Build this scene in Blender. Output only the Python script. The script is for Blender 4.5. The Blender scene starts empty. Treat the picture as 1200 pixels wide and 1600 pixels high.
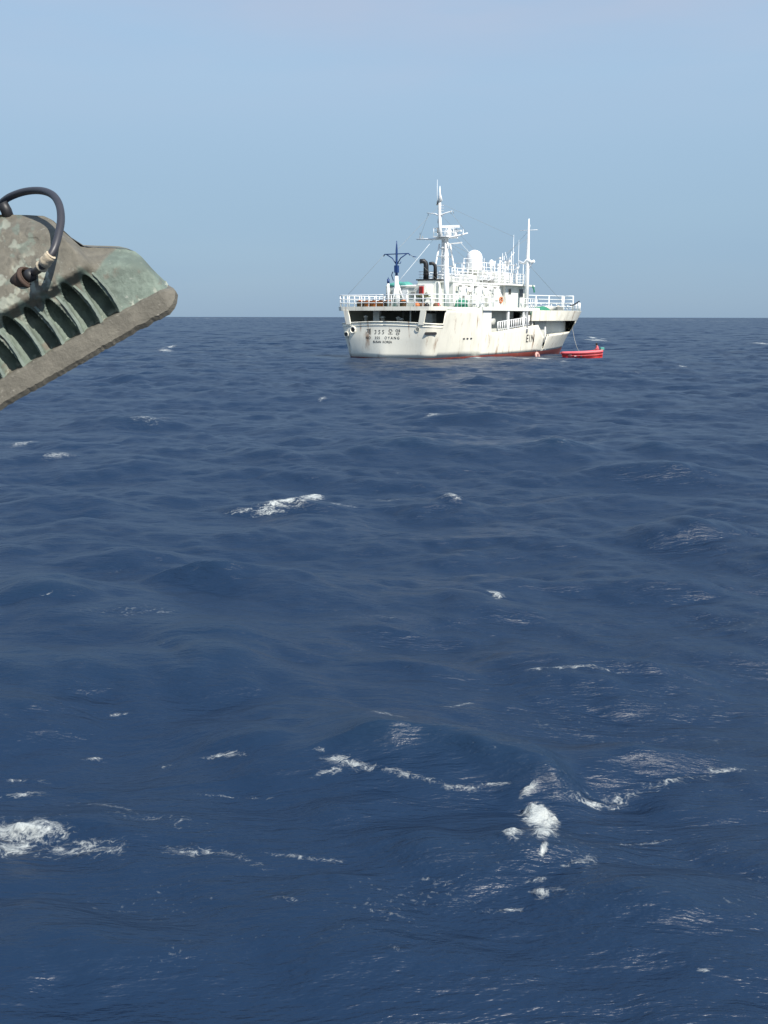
import bpy, bmesh, math, random, numpy as np
from mathutils import Vector, Matrix
random.seed(7)
SC = bpy.context.scene
COL = SC.collection
rad = math.radians

# ------------------------------------------------------------------ camera
CAM_H = 3.9
PITCH = math.atan(305 / 1500.0)
cam_data = bpy.data.cameras.new('camera')
cam = bpy.data.objects.new('camera', cam_data)
COL.objects.link(cam)
cam.location = (0, 0, CAM_H)
cam.rotation_mode = 'XYZ'
cam.matrix_world = (Matrix.Translation((0, 0, CAM_H)) @ Matrix.Rotation(rad(90) - PITCH, 4, 'X')
                    @ Matrix.Rotation(0.0016, 4, 'Z'))
cam_data.sensor_fit = 'VERTICAL'
cam_data.sensor_height = 24.0
cam_data.lens = 24.0 * 1500 / 1600
cam_data.clip_start = 0.05
cam_data.clip_end = 60000
SC.camera = cam

# ------------------------------------------------------------------ sky, sun, exposure
SUN_AZ, SUN_EL = 144.0, 46.0          # clockwise from +Y (the way the camera looks), degrees
world = bpy.data.worlds.new('World')
SC.world = world
world.use_nodes = True
nt = world.node_tree
for n in list(nt.nodes):
    nt.nodes.remove(n)
def N(t, typ, **kw):
    n = t.nodes.new(typ)
    for k, v in kw.items():
        setattr(n, k, v)
    return n
sky = N(nt, 'ShaderNodeTexSky', sky_type='NISHITA', sun_disc=False)
sky.sun_elevation = rad(SUN_EL)
sky.sun_rotation = rad(SUN_AZ)
sky.altitude = 0
sky.air_density = 1.0
sky.dust_density = 0.7
sky.ozone_density = 2.0
SKY_STRENGTH = 0.092
bg = N(nt, 'ShaderNodeBackground')
bg.inputs['Strength'].default_value = SKY_STRENGTH
out = N(nt, 'ShaderNodeOutputWorld')
tcw = N(nt, 'ShaderNodeTexCoord')
mp = N(nt, 'ShaderNodeMapping')
mp.inputs['Scale'].default_value = (1.2, 1.2, 5.0)
nz = N(nt, 'ShaderNodeTexNoise')
nz.inputs['Scale'].default_value = 1.3
nz.inputs['Detail'].default_value = 5
nz.inputs['Roughness'].default_value = 0.5
mr = N(nt, 'ShaderNodeMapRange', interpolation_type='SMOOTHSTEP')
mr.inputs['From Min'].default_value = 0.38
mr.inputs['From Max'].default_value = 0.75
mr.inputs['To Min'].default_value = 0.88
mr.inputs['To Max'].default_value = 0.97
sepw = N(nt, 'ShaderNodeSeparateXYZ')
nt.links.new(tcw.outputs['Generated'], sepw.inputs[0])
rmp = N(nt, 'ShaderNodeValToRGB')                          # humid air: greyer low down, bluer above
el = rmp.color_ramp.elements
el[0].position, el[0].color = 0.0, (2.30 / 8, 3.42 / 8, 4.75 / 8, 1)
el[1].position, el[1].color = 0.60, (2.7 / 8, 4.3 / 8, 7.0 / 8, 1)
e2_ = el.new(0.10); e2_.color = (2.80 / 8, 4.10 / 8, 5.42 / 8, 1)
e3_ = el.new(0.22); e3_.color = (3.2 / 8, 4.60 / 8, 6.15 / 8, 1)
nt.links.new(sepw.outputs['Z'], rmp.inputs['Fac'])
scl = N(nt, 'ShaderNodeVectorMath', operation='SCALE')
scl.inputs['Scale'].default_value = 8.0
nt.links.new(rmp.outputs['Color'], scl.inputs[0])
# thin mauve cloud bank, high up
mpc = N(nt, 'ShaderNodeMapping')
mpc.inputs['Scale'].default_value = (1.4, 1.4, 7.0)
mpc.inputs['Location'].default_value = (0.4, 0.0, 0.6)
nzc = N(nt, 'ShaderNodeTexNoise')
nzc.inputs['Scale'].default_value = 1.5
nzc.inputs['Detail'].default_value = 5
nt.links.new(tcw.outputs['Generated'], mpc.inputs['Vector'])
nt.links.new(mpc.outputs['Vector'], nzc.inputs['Vector'])
cz = N(nt, 'ShaderNodeMapRange', interpolation_type='SMOOTHSTEP')
cz.inputs['From Min'].default_value = 0.15
cz.inputs['From Max'].default_value = 0.30
nt.links.new(sepw.outputs['Z'], cz.inputs['Value'])
cn = N(nt, 'ShaderNodeMapRange', interpolation_type='SMOOTHSTEP')
cn.inputs['From Min'].default_value = 0.35
cn.inputs['From Max'].default_value = 0.70
cn.inputs['To Max'].default_value = 0.9
nt.links.new(nzc.outputs['Fac'], cn.inputs['Value'])
cm = N(nt, 'ShaderNodeMath', operation='MULTIPLY')
nt.links.new(cz.outputs[0], cm.inputs[0]); nt.links.new(cn.outputs[0], cm.inputs[1])
cmix = N(nt, 'ShaderNodeMix', data_type='RGBA')
cmix.inputs[7].default_value = (3.9, 4.6, 5.9, 1)
nt.links.new(cm.outputs[0], cmix.inputs[0])
nt.links.new(scl.outputs[0], cmix.inputs[6])
mixw = N(nt, 'ShaderNodeMix', data_type='RGBA')
nt.links.new(cmix.outputs[2], mixw.inputs[7])
nt.links.new(tcw.outputs['Generated'], mp.inputs['Vector'])
nt.links.new(mp.outputs['Vector'], nz.inputs['Vector'])
nt.links.new(nz.outputs['Fac'], mr.inputs['Value'])
nt.links.new(mr.outputs['Result'], mixw.inputs[0])
nt.links.new(sky.outputs['Color'], mixw.inputs[6])
nt.links.new(mixw.outputs[2], bg.inputs['Color'])
nt.links.new(bg.outputs['Background'], out.inputs['Surface'])

sun_data = bpy.data.lights.new('sun', 'SUN')
sun_data.energy = 5.0
sun_data.angle = rad(0.5)
sun_data.color = (1.0, 0.95, 0.87)
sun = bpy.data.objects.new('sun', sun_data)
COL.objects.link(sun)
_sd = Vector((math.sin(rad(SUN_AZ)) * math.cos(rad(SUN_EL)), math.cos(rad(SUN_AZ)) * math.cos(rad(SUN_EL)), math.sin(rad(SUN_EL))))
sun.rotation_euler = _sd.to_track_quat('Z', 'Y').to_euler()
sun.location = _sd * 60

SC.view_settings.view_transform = 'Standard'
SC.view_settings.look = 'None'
SC.view_settings.exposure = 0.42
SC.view_settings.gamma = 1.0
SC.view_settings.use_curve_mapping = False
SC.render.engine = 'CYCLES'
SC.cycles.max_bounces = 6
# ------------------------------------------------------------------ the sea
RNG = np.random.default_rng(11)
WIND = rad(-104)          # the way the waves run (towards the camera, a little to the left)

def wave_tile(L, n, lmin, lmax, seed, A, kp, spread):
    r = np.random.default_rng(seed)
    k1 = np.fft.fftfreq(n, d=L / n) * 2 * np.pi
    kx, ky = np.meshgrid(k1, k1, indexing='ij')
    k = np.hypot(kx, ky)
    k[0, 0] = 1.0
    c = (kx * math.cos(WIND) + ky * math.sin(WIND)) / k
    P = A * np.exp(-(kp / k) ** 2 * 1.25) / k ** 4 * (0.06 + np.abs(c) ** spread) * np.where(c < 0, 0.3, 1.0)
    lam = 2 * np.pi / k
    win = np.clip((lam - lmin) / (lmin * .5), 0, 1) * np.clip((lmax - lam) / (lmax * .15), 0, 1)
    P = P * win
    P[0, 0] = 0
    H = (r.standard_normal((n, n)) + 1j * r.standard_normal((n, n))) * np.sqrt(P) * (2 * np.pi / L) * n * n
    inv = lambda a: np.fft.ifft2(a).real.astype(np.float32)
    h = inv(H)
    dx, dy = inv(1j * kx / k * H), inv(1j * ky / k * H)     # pulls the crests together
    return dict(L=L, n=n, f=[h, dx, dy], jxx=inv(-kx * kx / k * H), jyy=inv(-ky * ky / k * H), jxy=inv(-kx * ky / k * H))

def sample(tile, key, x, y, rot=0.0):
    a = tile[key] if isinstance(key, str) else tile['f'][key]
    n, L = tile['n'], tile['L']
    if rot:
        x, y = x * math.cos(rot) + y * math.sin(rot), -x * math.sin(rot) + y * math.cos(rot)
    u, v = (x / L * n) % n, (y / L * n) % n
    i, j = np.floor(u).astype(np.int64) % n, np.floor(v).astype(np.int64) % n
    fu, fv = (u - np.floor(u)).astype(np.float32), (v - np.floor(v)).astype(np.float32)
    i2, j2 = (i + 1) % n, (j + 1) % n
    return (a[i, j] * (1 - fu) * (1 - fv) + a[i2, j] * fu * (1 - fv) + a[i, j2] * (1 - fu) * fv + a[i2, j2] * fu * fv)

A_ = 0.0052
SEA_A = wave_tile(317.0, 1024, 3.2, 90.0, 5, A_ * .27, 0.36, 5.0)
SEA_B = wave_tile(41.0, 1024, 0.22, 4.2, 8, A_ * 1.30, 0.20, 2.4)
print('HS', 4 * SEA_A['f'][0].std(), 4 * SEA_B['f'][0].std())
SD_A, SD_B = SEA_A['f'][0].std(), SEA_B['f'][0].std()
CHOP = 1.25

def sstep(a, b, x):
    t = np.clip((x - a) / (b - a), 0, 1)
    return t * t * (3 - 2 * t)

# single waves and hollows that stand out: x, y, run along crest (deg from +X), half length, half width front, back, height
WAVES = []
# foam patches on the water: x, y, direction (deg), half length, half width, strength
FOAM = []
WAVES = [
    (-0.12, 7.62, 3, 0.55, 0.2, 0.55, 0.27),
    (0.7, 7.34, -17, 0.5, 0.2, 0.5, 0.216),
    (1.22, 7.0, 8, 0.26, 0.2, 0.4, 0.203),
    (2.3, 7.45, 14, 0.8, 0.2, 0.5, 0.162),
    (0.4, 7.7, -4, 1.5, 0.8, 1.4, 0.135),
    (1.05, 5.95, 20, 0.3, 0.09, 0.2, 0.068),
    (-0.3, 5.75, 3, 0.38, 0.09, 0.22, 0.068),
    (2.2, 10.1, 3, 1.0, 0.2, 0.5, 0.108),
    (0.1, 9.9, -4, 0.8, 0.2, 0.5, 0.135),
    (-2.85, 13.55, 8, 0.75, 0.22, 0.5, 0.297),
    (-1.4, 13.4, -6, 0.9, 0.4, 0.6, 0.135),
    (3.2, 36.3, 2, 2.2, 0.7, 1.6, 0.459),
    (-1.9, 19.7, 4, 1.1, 0.3, 0.9, 0.297),
    (0.6, 19.9, 0, 1.8, 0.3, 0.9, 0.176),
    (1.5, 20.3, 0, 0.35, 0.2, 0.5, 0.162),
    (-0.08, 11.4, 3, 0.6, 0.2, 0.5, 0.108),
    (1.7, 9.3, 0, 0.6, 0.35, 0.6, 0.095),
    (2.8, 9.3, 4, 0.7, 0.35, 0.6, 0.081),
    (-2.2, 6.6, -10, 1.0, 0.15, 0.4, 0.095),
    (-1.2, 7.9, 5, 0.4, 0.14, 0.4, 0.081),
    (-6.5, 20, -3, 1.5, 0.4, 1, 0.203),
    (7, 24, 5, 2, 0.5, 1.2, 0.27),
    (-9, 34, -4, 2, 0.6, 1.5, 0.405),
    (3.6, 13.8, 8, 1.2, 0.25, 0.6, 0.095),
    (2.6, 16.5, -5, 1.3, 0.3, 0.8, 0.189),
    (-14, 60, 5, 4, 1, 3, 0.405),
    (10, 58, -3, 4, 1, 2.5, 0.472),
    (-1.8, 5.2, -6, 0.7, 0.2, 0.4, 0.068),
    (2.1, 5.3, 8, 0.6, 0.2, 0.4, 0.068),
]
FOAM = [
    (-2.68, 6.59, -17.5, 0.443, 0.188, 1.12),
    (-2.76, 6.34, -6.0, 0.381, 0.213, 0.90),
    (-2.15, 6.31, -15.7, 0.517, 0.117, 0.76),
    (-2.97, 7.32, -10.8, 0.274, 0.074, 0.79),
    (-1.72, 6.65, -11.6, 0.425, 0.114, 0.65),
    (-1.21, 6.16, -14.0, 0.587, 0.125, 0.65),
    (-2.14, 6.93, -31.7, 0.704, 0.108, 0.61),
    (-0.37, 7.35, -17.5, 0.310, 0.089, 0.90),
    (-0.46, 7.29, 17.8, 0.248, 0.058, 0.76),
    (0.14, 7.12, -21.0, 0.349, 0.056, 0.72),
    (0.53, 6.97, 4.4, 0.193, 0.055, 0.90),
    (-0.61, 7.54, -20.9, 0.110, 0.046, 0.83),
    (0.80, 6.99, -6.5, 0.198, 0.027, 0.88),
    (0.84, 6.09, -44.4, 0.108, 0.067, 0.81),
    (1.66, 6.93, 17.0, 0.560, 0.108, 0.74),
    (2.09, 7.12, 11.6, 0.932, 0.085, 0.69),
    (2.41, 7.22, 6.6, 0.490, 0.043, 0.74),
    (1.30, 5.88, 31.1, 0.164, 0.096, 0.85),
    (1.07, 5.61, -6.3, 0.151, 0.060, 0.90),
    (0.77, 5.50, 3.8, 0.171, 0.039, 0.85),
    (1.00, 5.73, 10.5, 0.105, 0.041, 0.79),
    (1.79, 6.27, 19.7, 0.445, 0.035, 0.74),
    (-2.64, 7.97, -8.0, 0.158, 0.084, 0.74),
    (-1.81, 7.72, -0.7, 0.069, 0.048, 0.74),
    (-1.30, 7.71, -10.8, 0.282, 0.048, 0.79),
    (-2.21, 19.62, 3.2, 0.744, 0.513, 0.90),
    (-1.65, 21.55, -19.6, 0.334, 0.512, 1.12),
    (-0.87, 20.23, 13.9, 0.641, 0.272, 0.81),
    (0.16, 21.01, 3.3, 0.673, 0.244, 0.74),
    (1.50, 20.51, -59.2, 0.472, 0.233, 0.90),
    (-3.06, 19.54, -11.4, 0.476, 0.170, 0.74),
    (-2.46, 19.39, -16.7, 0.402, 0.167, 0.83),
    (1.45, 13.19, -6.3, 0.150, 0.243, 0.83),
    (1.39, 12.77, -42.8, 0.045, 0.114, 0.90),
    (1.91, 9.88, -3.5, 0.650, 0.060, 0.79),
    (-8.44, 34.71, 74.2, 1.367, 1.303, 0.83),
    (-25.20, 111.66, 2.6, 1.637, 5.975, 0.90),
    (-28.21, 127.91, 3.1, 0.831, 3.919, 0.90),
    (36.02, 165.93, 3.6, 1.438, 8.570, 1.12),
    (40.31, 185.86, 4.0, 0.867, 8.271, 1.12),
    (16.47, 89.02, 2.2, 0.530, 2.090, 1.12),
    (15.44, 94.42, 2.1, 0.971, 2.351, 1.12),
    (13.61, 92.94, 2.5, 0.465, 1.553, 1.10),
    (-9.02, 26.49, -10.3, 0.482, 0.460, 0.74),
    (2.01, 37.47, -24.6, 0.379, 0.910, 0.79),
    (17.80, 69.09, 1.9, 0.460, 1.719, 0.83),
    (58.12, 147.80, 3.1, 1.097, 7.847, 1.10),
    (5.84, 28.05, 52.0, 1.401, 0.514, 0.74),
    (-313.81, 1825.92, 39.2, 10.135, 478.728, 1.12),
    (-2.88, 45.41, 1.0, 0.300, 0.497, 0.74),
    (15.22, 50.70, 1.1, 0.250, 0.619, 0.83),
    (23.77, 77.04, 1.5, 0.385, 1.068, 0.83),
    (-10.83, 29.01, -16.0, 0.579, 0.549, 0.74),
    (-0.12, 8.29, 15.5, 0.274, 0.072, 0.69),
    (0.58, 8.98, 43.3, 0.335, 0.061, 0.69),
    (-0.56, 5.55, -21.4, 0.153, 0.039, 0.70),
    (0.00, 5.42, -12.0, 0.219, 0.038, 0.70),
    (0.08, 5.08, -19.8, 0.066, 0.026, 0.65),
    (50.84, 140.80, 3.0, 0.946, 3.561, 0.83),
    (-22.29, 136.82, 3.4, 0.671, 3.363, 0.83),
    (-2.66, 8.86, 9.2, 0.149, 0.040, 0.83),
    (-4.51, 12.22, -16.3, 0.091, 0.070, 0.65),
    (-12.52, 94.84, 2.3, 1.241, 1.617, 0.79),
    (2.91, 7.33, -10.0, 0.326, 0.074, 0.69),
    (1.83, 4.85, -9.3, 0.055, 0.021, 0.90),
    (-0.51, 6.13, -9.9, 0.509, 0.045, 0.67),
    (-3.09, 7.60, -17.0, 0.298, 0.062, 0.70),
    (-1.19, 7.12, -7.7, 0.462, 0.042, 0.63),
    (0.39, 5.78, -15.3, 0.184, 0.042, 0.69),
    (395.66, 1442.72, 26.1, 12.131, 249.061, 1.10),
    (-105.99, 1196.97, 26.1, 8.352, 171.442, 0.90),
    (319.87, 878.16, 17.0, 5.071, 92.278, 0.90),
    (-0.02, 91.07, 2.1, 2.402, 1.591, 0.79),
    (9.29, 94.20, 2.2, 3.117, 1.595, 0.79),
    (19.59, 96.05, 2.1, 1.916, 1.990, 1.12),
    (16.83, 97.45, 2.3, 1.131, 2.049, 1.12),
    (1.20, 92.48, 2.1, 1.221, 1.230, 1.10),
    (9.13, 94.19, 2.2, 0.781, 1.489, 1.10),
    (12.63, 97.30, 2.3, 1.126, 1.588, 1.10),
    (-2.19, 93.78, 2.1, 1.236, 1.370, 0.90),
    (22.76, 102.53, 2.4, 0.851, 3.149, 1.12),
    (1.06, 6.49, 84.0, 0.270, 0.135, 1.50),
    (1.05, 6.17, 80.0, 0.160, 0.100, 1.30),
    (1.04, 6.87, 30.0, 0.100, 0.060, 1.05),
    (0.85, 6.12, 20.0, 0.130, 0.050, 1.00),
    (1.16, 6.49, -30.0, 0.080, 0.060, 1.10),
    (1.04, 5.96, 80.0, 0.080, 0.040, 1.00),
]


def sea_fields(x, y):
    r = np.hypot(x, y)
    fa = 1 - sstep(1500, 6000, r) * 0.55
    fb = 1 - sstep(70, 320, r)
    ha, hb = sample(SEA_A, 0, x, y), sample(SEA_B, 0, x, y)
    ha = ha + .08 * (ha * ha / SD_A - SD_A)            # peaked crests, flat troughs
    hb = hb + .12 * (hb * hb / SD_B - SD_B)
    h = ha * fa + hb * fb
    dx = -CHOP * (sample(SEA_A, 1, x, y) * fa + sample(SEA_B, 1, x, y) * fb)
    dy = -CHOP * (sample(SEA_A, 2, x, y) * fa + sample(SEA_B, 2, x, y) * fb)
    # near the boats the swell is held down so that they float where they should
    for (cx, cy, ang, hl, hw, lvl) in CALM:
        c, s = math.cos(ang), math.sin(ang)
        u, v = (x - cx) * c + (y - cy) * s, -(x - cx) * s + (y - cy) * c
        d = np.hypot(np.maximum(np.abs(u) - hl, 0), np.maximum(np.abs(v) - hw, 0))
        w = 1 - sstep(0, 14, d)
        h = h * (1 - .55 * w) + (lvl(u) if callable(lvl) else lvl) * w
    for (cx, cy, ang, hl, wf, wb, amp) in WAVES:
        a = rad(ang)
        c, s = math.cos(a), math.sin(a)
        u, v = (x - cx) * c + (y - cy) * s, -(x - cx) * s + (y - cy) * c
        m = np.abs(u) < hl * 3
        uu, vv = u[m], v[m] + 0.08 * hl * np.sin(u[m] / hl * 2.3) + .02 * hl * np.sin(u[m] / hl * 9.1 + cx) 
        env = np.exp(-(uu / hl) ** 2)
        prof = np.where(vv < 0, np.exp(-np.abs(vv / wf) ** 1.35), np.exp(-np.abs(vv / wb) ** 1.5))
        h[m] += amp * env * prof
    return h, dx, dy

def sea_foam(x, y):
    r = np.hypot(x, y)
    fa = 1 - sstep(1500, 6000, r)
    fb = 1 - sstep(60, 200, r)
    jxx = 1 + CHOP * (sample(SEA_A, 'jxx', x, y) + sample(SEA_B, 'jxx', x, y) * fb)
    jyy = 1 + CHOP * (sample(SEA_A, 'jyy', x, y) + sample(SEA_B, 'jyy', x, y) * fb)
    jxy = CHOP * (sample(SEA_A, 'jxy', x, y) + sample(SEA_B, 'jxy', x, y) * fb)
    J = jxx * jyy - jxy * jxy
    fold = FOLD[0] * sstep(FOLD[1], FOLD[2], -J + 1)
    f = np.zeros_like(x)
    for (cx, cy, ang, hl, hw, st) in FOAM:
        a = rad(ang)
        c, s = math.cos(a), math.sin(a)
        u, v = ((x - cx) * c + (y - cy) * s) / hl, (-(x - cx) * s + (y - cy) * c) / hw
        v = v + (.35 if st < 1 else .08) * np.sin(u * 2.1 + cx)
        f = np.maximum(f, st * np.exp(-(np.abs(u) ** 2.4) - np.abs(v) ** 1.7))
    return np.minimum(np.maximum(f, fold), 1.26)

FOLD = (0.75, 1.35, 1.9)
SHIP_LOC = Vector((0.2, 90.0, 0.0))
SHIP_ROT = rad(57)
_sc = SHIP_LOC + Vector((math.cos(SHIP_ROT), math.sin(SHIP_ROT), 0)) * 23
CALM = [(_sc.x, _sc.y, SHIP_ROT, 24, 5, lambda u: 0.14 - 0.10 * np.exp(-((u + 16) / 5.) ** 2) + .22 * np.exp(-((u + 3) / 6.) ** 2) - 0.8 * sstep(2, 15, u)),
        (21.3, 104.0, 0.2, 3.0, 1.5, -0.45)]

# polar sheet round the camera: fine near and ahead, out to the horizon
rr = [0.0, 1.5, 2.6]
r_ = 3.4
while r_ < 32000:
    rr.append(r_)
    r_ *= 1.0031 if r_ < 30 else (1.0055 if r_ < 300 else (1.009 if r_ < 3000 else 1.03))
rr = np.array(rr)
half = rad(25.5)
az = list(np.linspace(-half, half, 640))
a_ = half
st = 0.004
while a_ < math.pi * 2 - half - 0.02:
    st = min(st * 1.18, 0.13)
    a_ += st
    if a_ < math.pi * 2 - half - 0.01:
        az.append(a_)
az = np.array(az)
RR, AZ = np.meshgrid(rr, az, indexing='ij')
X0, Y0 = RR * np.sin(AZ), RR * np.cos(AZ)
shp = X0.shape
x0, y0 = X0.ravel(), Y0.ravel()
h_, dx_, dy_ = sea_fields(x0, y0)
side = sstep(half + .35, half + .02, AZ.ravel() % (2 * math.pi)) 
fm_ = sea_foam(x0, y0)
h_ += np.clip(fm_ - .6, 0, 1) * .05 * (1 - sstep(20, 60, np.hypot(x0, y0)))
h_ += np.clip(fm_ - .55, 0, 1) * 0.045 * sample(SEA_B, 0, x0 * 6, y0 * 6) / max(SEA_B['f'][0].std(), 1e-6) * (1 - sstep(20, 60, np.hypot(x0, y0)))
drop = -(x0 * x0 + y0 * y0) / (2 * 6.371e6)
co = np.stack([x0 + dx_, y0 + dy_, h_ + drop * 0.15], 1).astype(np.float32)
nr, na = shp
I = np.arange(nr * na).reshape(nr, na)
q = np.stack([I[:-1, :], I[1:, :], np.roll(I, -1, 1)[1:, :], np.roll(I, -1, 1)[:-1, :]], -1).reshape(-1, 4)
q = q[:, ::-1]
me = bpy.data.meshes.new('sea')
me.vertices.add(len(co))
me.vertices.foreach_set('co', co.ravel())
me.loops.add(q.size)
me.loops.foreach_set('vertex_index', q.ravel().astype(np.int32))
me.polygons.add(len(q))
me.polygons.foreach_set('loop_start', np.arange(0, q.size, 4, dtype=np.int32))
me.polygons.foreach_set('loop_total', np.full(len(q), 4, dtype=np.int32))
me.polygons.foreach_set('use_smooth', np.ones(len(q), dtype=bool))
at = me.attributes.new('foam', 'FLOAT', 'POINT')
at.data.foreach_set('value', fm_.astype(np.float32))
at2 = me.attributes.new('chop', 'FLOAT', 'POINT')      # share of the short waves too small for this part of the sheet
at2.data.foreach_set('value', sstep(8, 120, np.hypot(x0, y0)).astype(np.float32))
me.update(calc_edges=True)

def mat_sea():
    m = bpy.data.materials.new('sea_water')
    m.use_nodes = True
    t = m.node_tree
    L = t.links.new
    bs = t.nodes['Principled BSDF']
    geo = N(t, 'ShaderNodeNewGeometry')
    att = N(t, 'ShaderNodeAttribute', attribute_name='foam')
    # ripples: stretched along the crests, three sizes
    mp1 = N(t, 'ShaderNodeMapping')
    mp1.inputs['Rotation'].default_value = (0, 0, -(WIND + rad(90)))
    mp1.inputs['Scale'].default_value = (0.28, 1.0, 1.0)
    L(geo.outputs['Position'], mp1.inputs['Vector'])
    def noise(vec, sc, det, rough=.55, dist=0.0):
        n = N(t, 'ShaderNodeTexNoise')
        n.inputs['Scale'].default_value = sc
        n.inputs['Detail'].default_value = det
        n.inputs['Roughness'].default_value = rough
        n.inputs['Distortion'].default_value = dist
        L(vec, n.inputs['Vector'])
        return n.outputs['Fac']
    def math_(op, a, b=None, clamp=False):
        n = N(t, 'ShaderNodeMath', operation=op)
        n.use_clamp = clamp
        for i, v in enumerate((a, b)):
            if v is None: continue
            if isinstance(v, (int, float)): n.inputs[i].default_value = v
            else: L(v, n.inputs[i])
        return n.outputs[0]
    n1 = noise(mp1.outputs['Vector'], 5.0, 6, .62, .4)
    n0 = noise(mp1.outputs['Vector'], 0.55, 7, .62, .3)
    gust = noise(geo.outputs['Position'], 0.07, 2)
    amt = N(t, 'ShaderNodeMapRange')
    amt.inputs['From Min'].default_value = .35
    amt.inputs['From Max'].default_value = .65
    amt.inputs['To Min'].default_value = .5
    amt.inputs['To Max'].default_value = 1.3
    L(gust, amt.inputs['Value'])
    b1 = N(t, 'ShaderNodeBump')
    b1.inputs['Distance'].default_value = 0.017
    L(math_('MULTIPLY', amt.outputs[0], 0.9), b1.inputs['Strength'])
    def ridged(v):
        return math_('SUBTRACT', 1.0, math_('ABSOLUTE', math_('MULTIPLY', math_('SUBTRACT', v, .5), 4.0)))
    L(ridged(n1), b1.inputs['Height'])
    b2 = N(t, 'ShaderNodeBump')
    b2.inputs['Distance'].default_value = 0.095
    b2.inputs['Strength'].default_value = 0.8
    L(ridged(n0), b2.inputs['Height'])
    L(b1.outputs['Normal'], b2.inputs['Normal'])
    # water body colour: deep blue, a touch greener where crests are thin
    sep = N(t, 'ShaderNodeSeparateXYZ')
    L(geo.outputs['Position'], sep.inputs[0])
    cr = N(t, 'ShaderNodeMapRange', interpolation_type='SMOOTHSTEP')
    cr.inputs['From Min'].default_value = 0.15
    cr.inputs['From Max'].default_value = 0.9
    L(sep.outputs['Z'], cr.inputs['Value'])
    mx = N(t, 'ShaderNodeMix', data_type='RGBA')
    mx.inputs[6].default_value = WATER_DEEP
    mx.inputs[7].default_value = WATER_CREST
    L(cr.outputs[0], mx.inputs[0])
    L(mx.outputs[2], bs.inputs['Base Color'])
    ch = N(t, 'ShaderNodeAttribute', attribute_name='chop')
    rg_ = N(t, 'ShaderNodeMapRange')
    rg_.inputs['To Min'].default_value = 0.36
    rg_.inputs['To Max'].default_value = 0.34
    L(ch.outputs['Fac'], rg_.inputs['Value'])
    L(rg_.outputs[0], bs.inputs['Roughness'])
    bs.inputs['IOR'].default_value = 1.333
    # short steep waves the sheet cannot carry far out: slopes given straight to the surface
    mp3 = N(t, 'ShaderNodeMapping')
    mp3.inputs['Rotation'].default_value = (0, 0, -(WIND + rad(90)))
    mp3.inputs['Scale'].default_value = (0.35, 1.0, 0.0)
    L(geo.outputs['Position'], mp3.inputs['Vector'])
    sl = N(t, 'ShaderNodeTexNoise')
    sl.inputs['Scale'].default_value = 0.7
    sl.inputs['Detail'].default_value = 3
    L(mp3.outputs['Vector'], sl.inputs['Vector'])
    sl_ = N(t, 'ShaderNodeVectorMath', operation='SUBTRACT')
    sl_.inputs[1].default_value = (.5, .5, .5)
    L(sl.outputs['Color'], sl_.inputs[0])
    sm_ = N(t, 'ShaderNodeVectorMath', operation='MULTIPLY')
    sm_.inputs[1].default_value = (1.6, 2.6, 0.0)
    L(sl_.outputs[0], sm_.inputs[0])
    sk_ = N(t, 'ShaderNodeVectorMath', operation='SCALE')
    L(sm_.outputs[0], sk_.inputs[0])
    L(ch.outputs['Fac'], sk_.inputs['Scale'])
    sa_ = N(t, 'ShaderNodeVectorMath', operation='ADD')
    L(b2.outputs['Normal'], sa_.inputs[0]); L(sk_.outputs[0], sa_.inputs[1])
    sn_ = N(t, 'ShaderNodeVectorMath', operation='NORMALIZE')
    L(sa_.outputs[0], sn_.inputs[0])
    L(sn_.outputs[0], bs.inputs['Normal'])
    # foam: torn, rope-like pattern
    mp2 = N(t, 'ShaderNodeMapping')
    mp2.inputs['Rotation'].default_value = (0, 0, -(WIND + rad(90)))
    mp2.inputs['Scale'].default_value = (0.34, 1.0, 1.0)
    wob = N(t, 'ShaderNodeTexNoise')
    wob.inputs['Scale'].default_value = 3.0
    wob.inputs['Detail'].default_value = 4
    L(geo.outputs['Position'], wob.inputs['Vector'])
    vm = N(t, 'ShaderNodeVectorMath', operation='SCALE')
    vm.inputs['Scale'].default_value = 0.5
    L(wob.outputs['Color'], vm.inputs[0])
    va = N(t, 'ShaderNodeVectorMath', operation='ADD')
    L(geo.outputs['Position'], va.inputs[0]); L(vm.outputs[0], va.inputs[1])
    L(va.outputs[0], mp2.inputs['Vector'])
    vo = N(t, 'ShaderNodeTexVoronoi', feature='DISTANCE_TO_EDGE')
    vo.inputs['Scale'].default_value = 24.0
    L(mp2.outputs['Vector'], vo.inputs['Vector'])
    vo2 = N(t, 'ShaderNodeTexVoronoi', feature='DISTANCE_TO_EDGE')
    vo2.inputs['Scale'].default_value = 7.0
    L(mp2.outputs['Vector'], vo2.inputs['Vector'])
    rope = math_('SUBTRACT', 1.0, math_('MULTIPLY', vo.outputs['Distance'], 5.0), True)
    rope2 = math_('SUBTRACT', 1.0, math_('MULTIPLY', vo2.outputs['Distance'], 4.5), True)
    fn = noise(mp2.outputs['Vector'], 13.0, 9, .78, .5)
    rp = math_('ADD', math_('MULTIPLY', rope, 0.20), math_('MULTIPLY', rope2, 0.16))
    pat = math_('ADD', rp, math_('SUBTRACT', math_('MULTIPLY', fn, 2.6), 0.48))
    tot = math_('ADD', math_('MULTIPLY', att.outputs['Fac'], 1.15), pat)
    fr = N(t, 'ShaderNodeMapRange', interpolation_type='SMOOTHSTEP')
    fr.inputs['From Min'].default_value = 1.60
    fr.inputs['From Max'].default_value = 2.40
    fr.inputs['To Max'].default_value = 0.88
    L(tot, fr.inputs['Value'])
    foam = N(t, 'ShaderNodeBsdfPrincipled')
    foam.inputs['Base Color'].default_value = (0.60, 0.63, 0.60, 1)
    foam.inputs['Roughness'].default_value = 0.9
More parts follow.
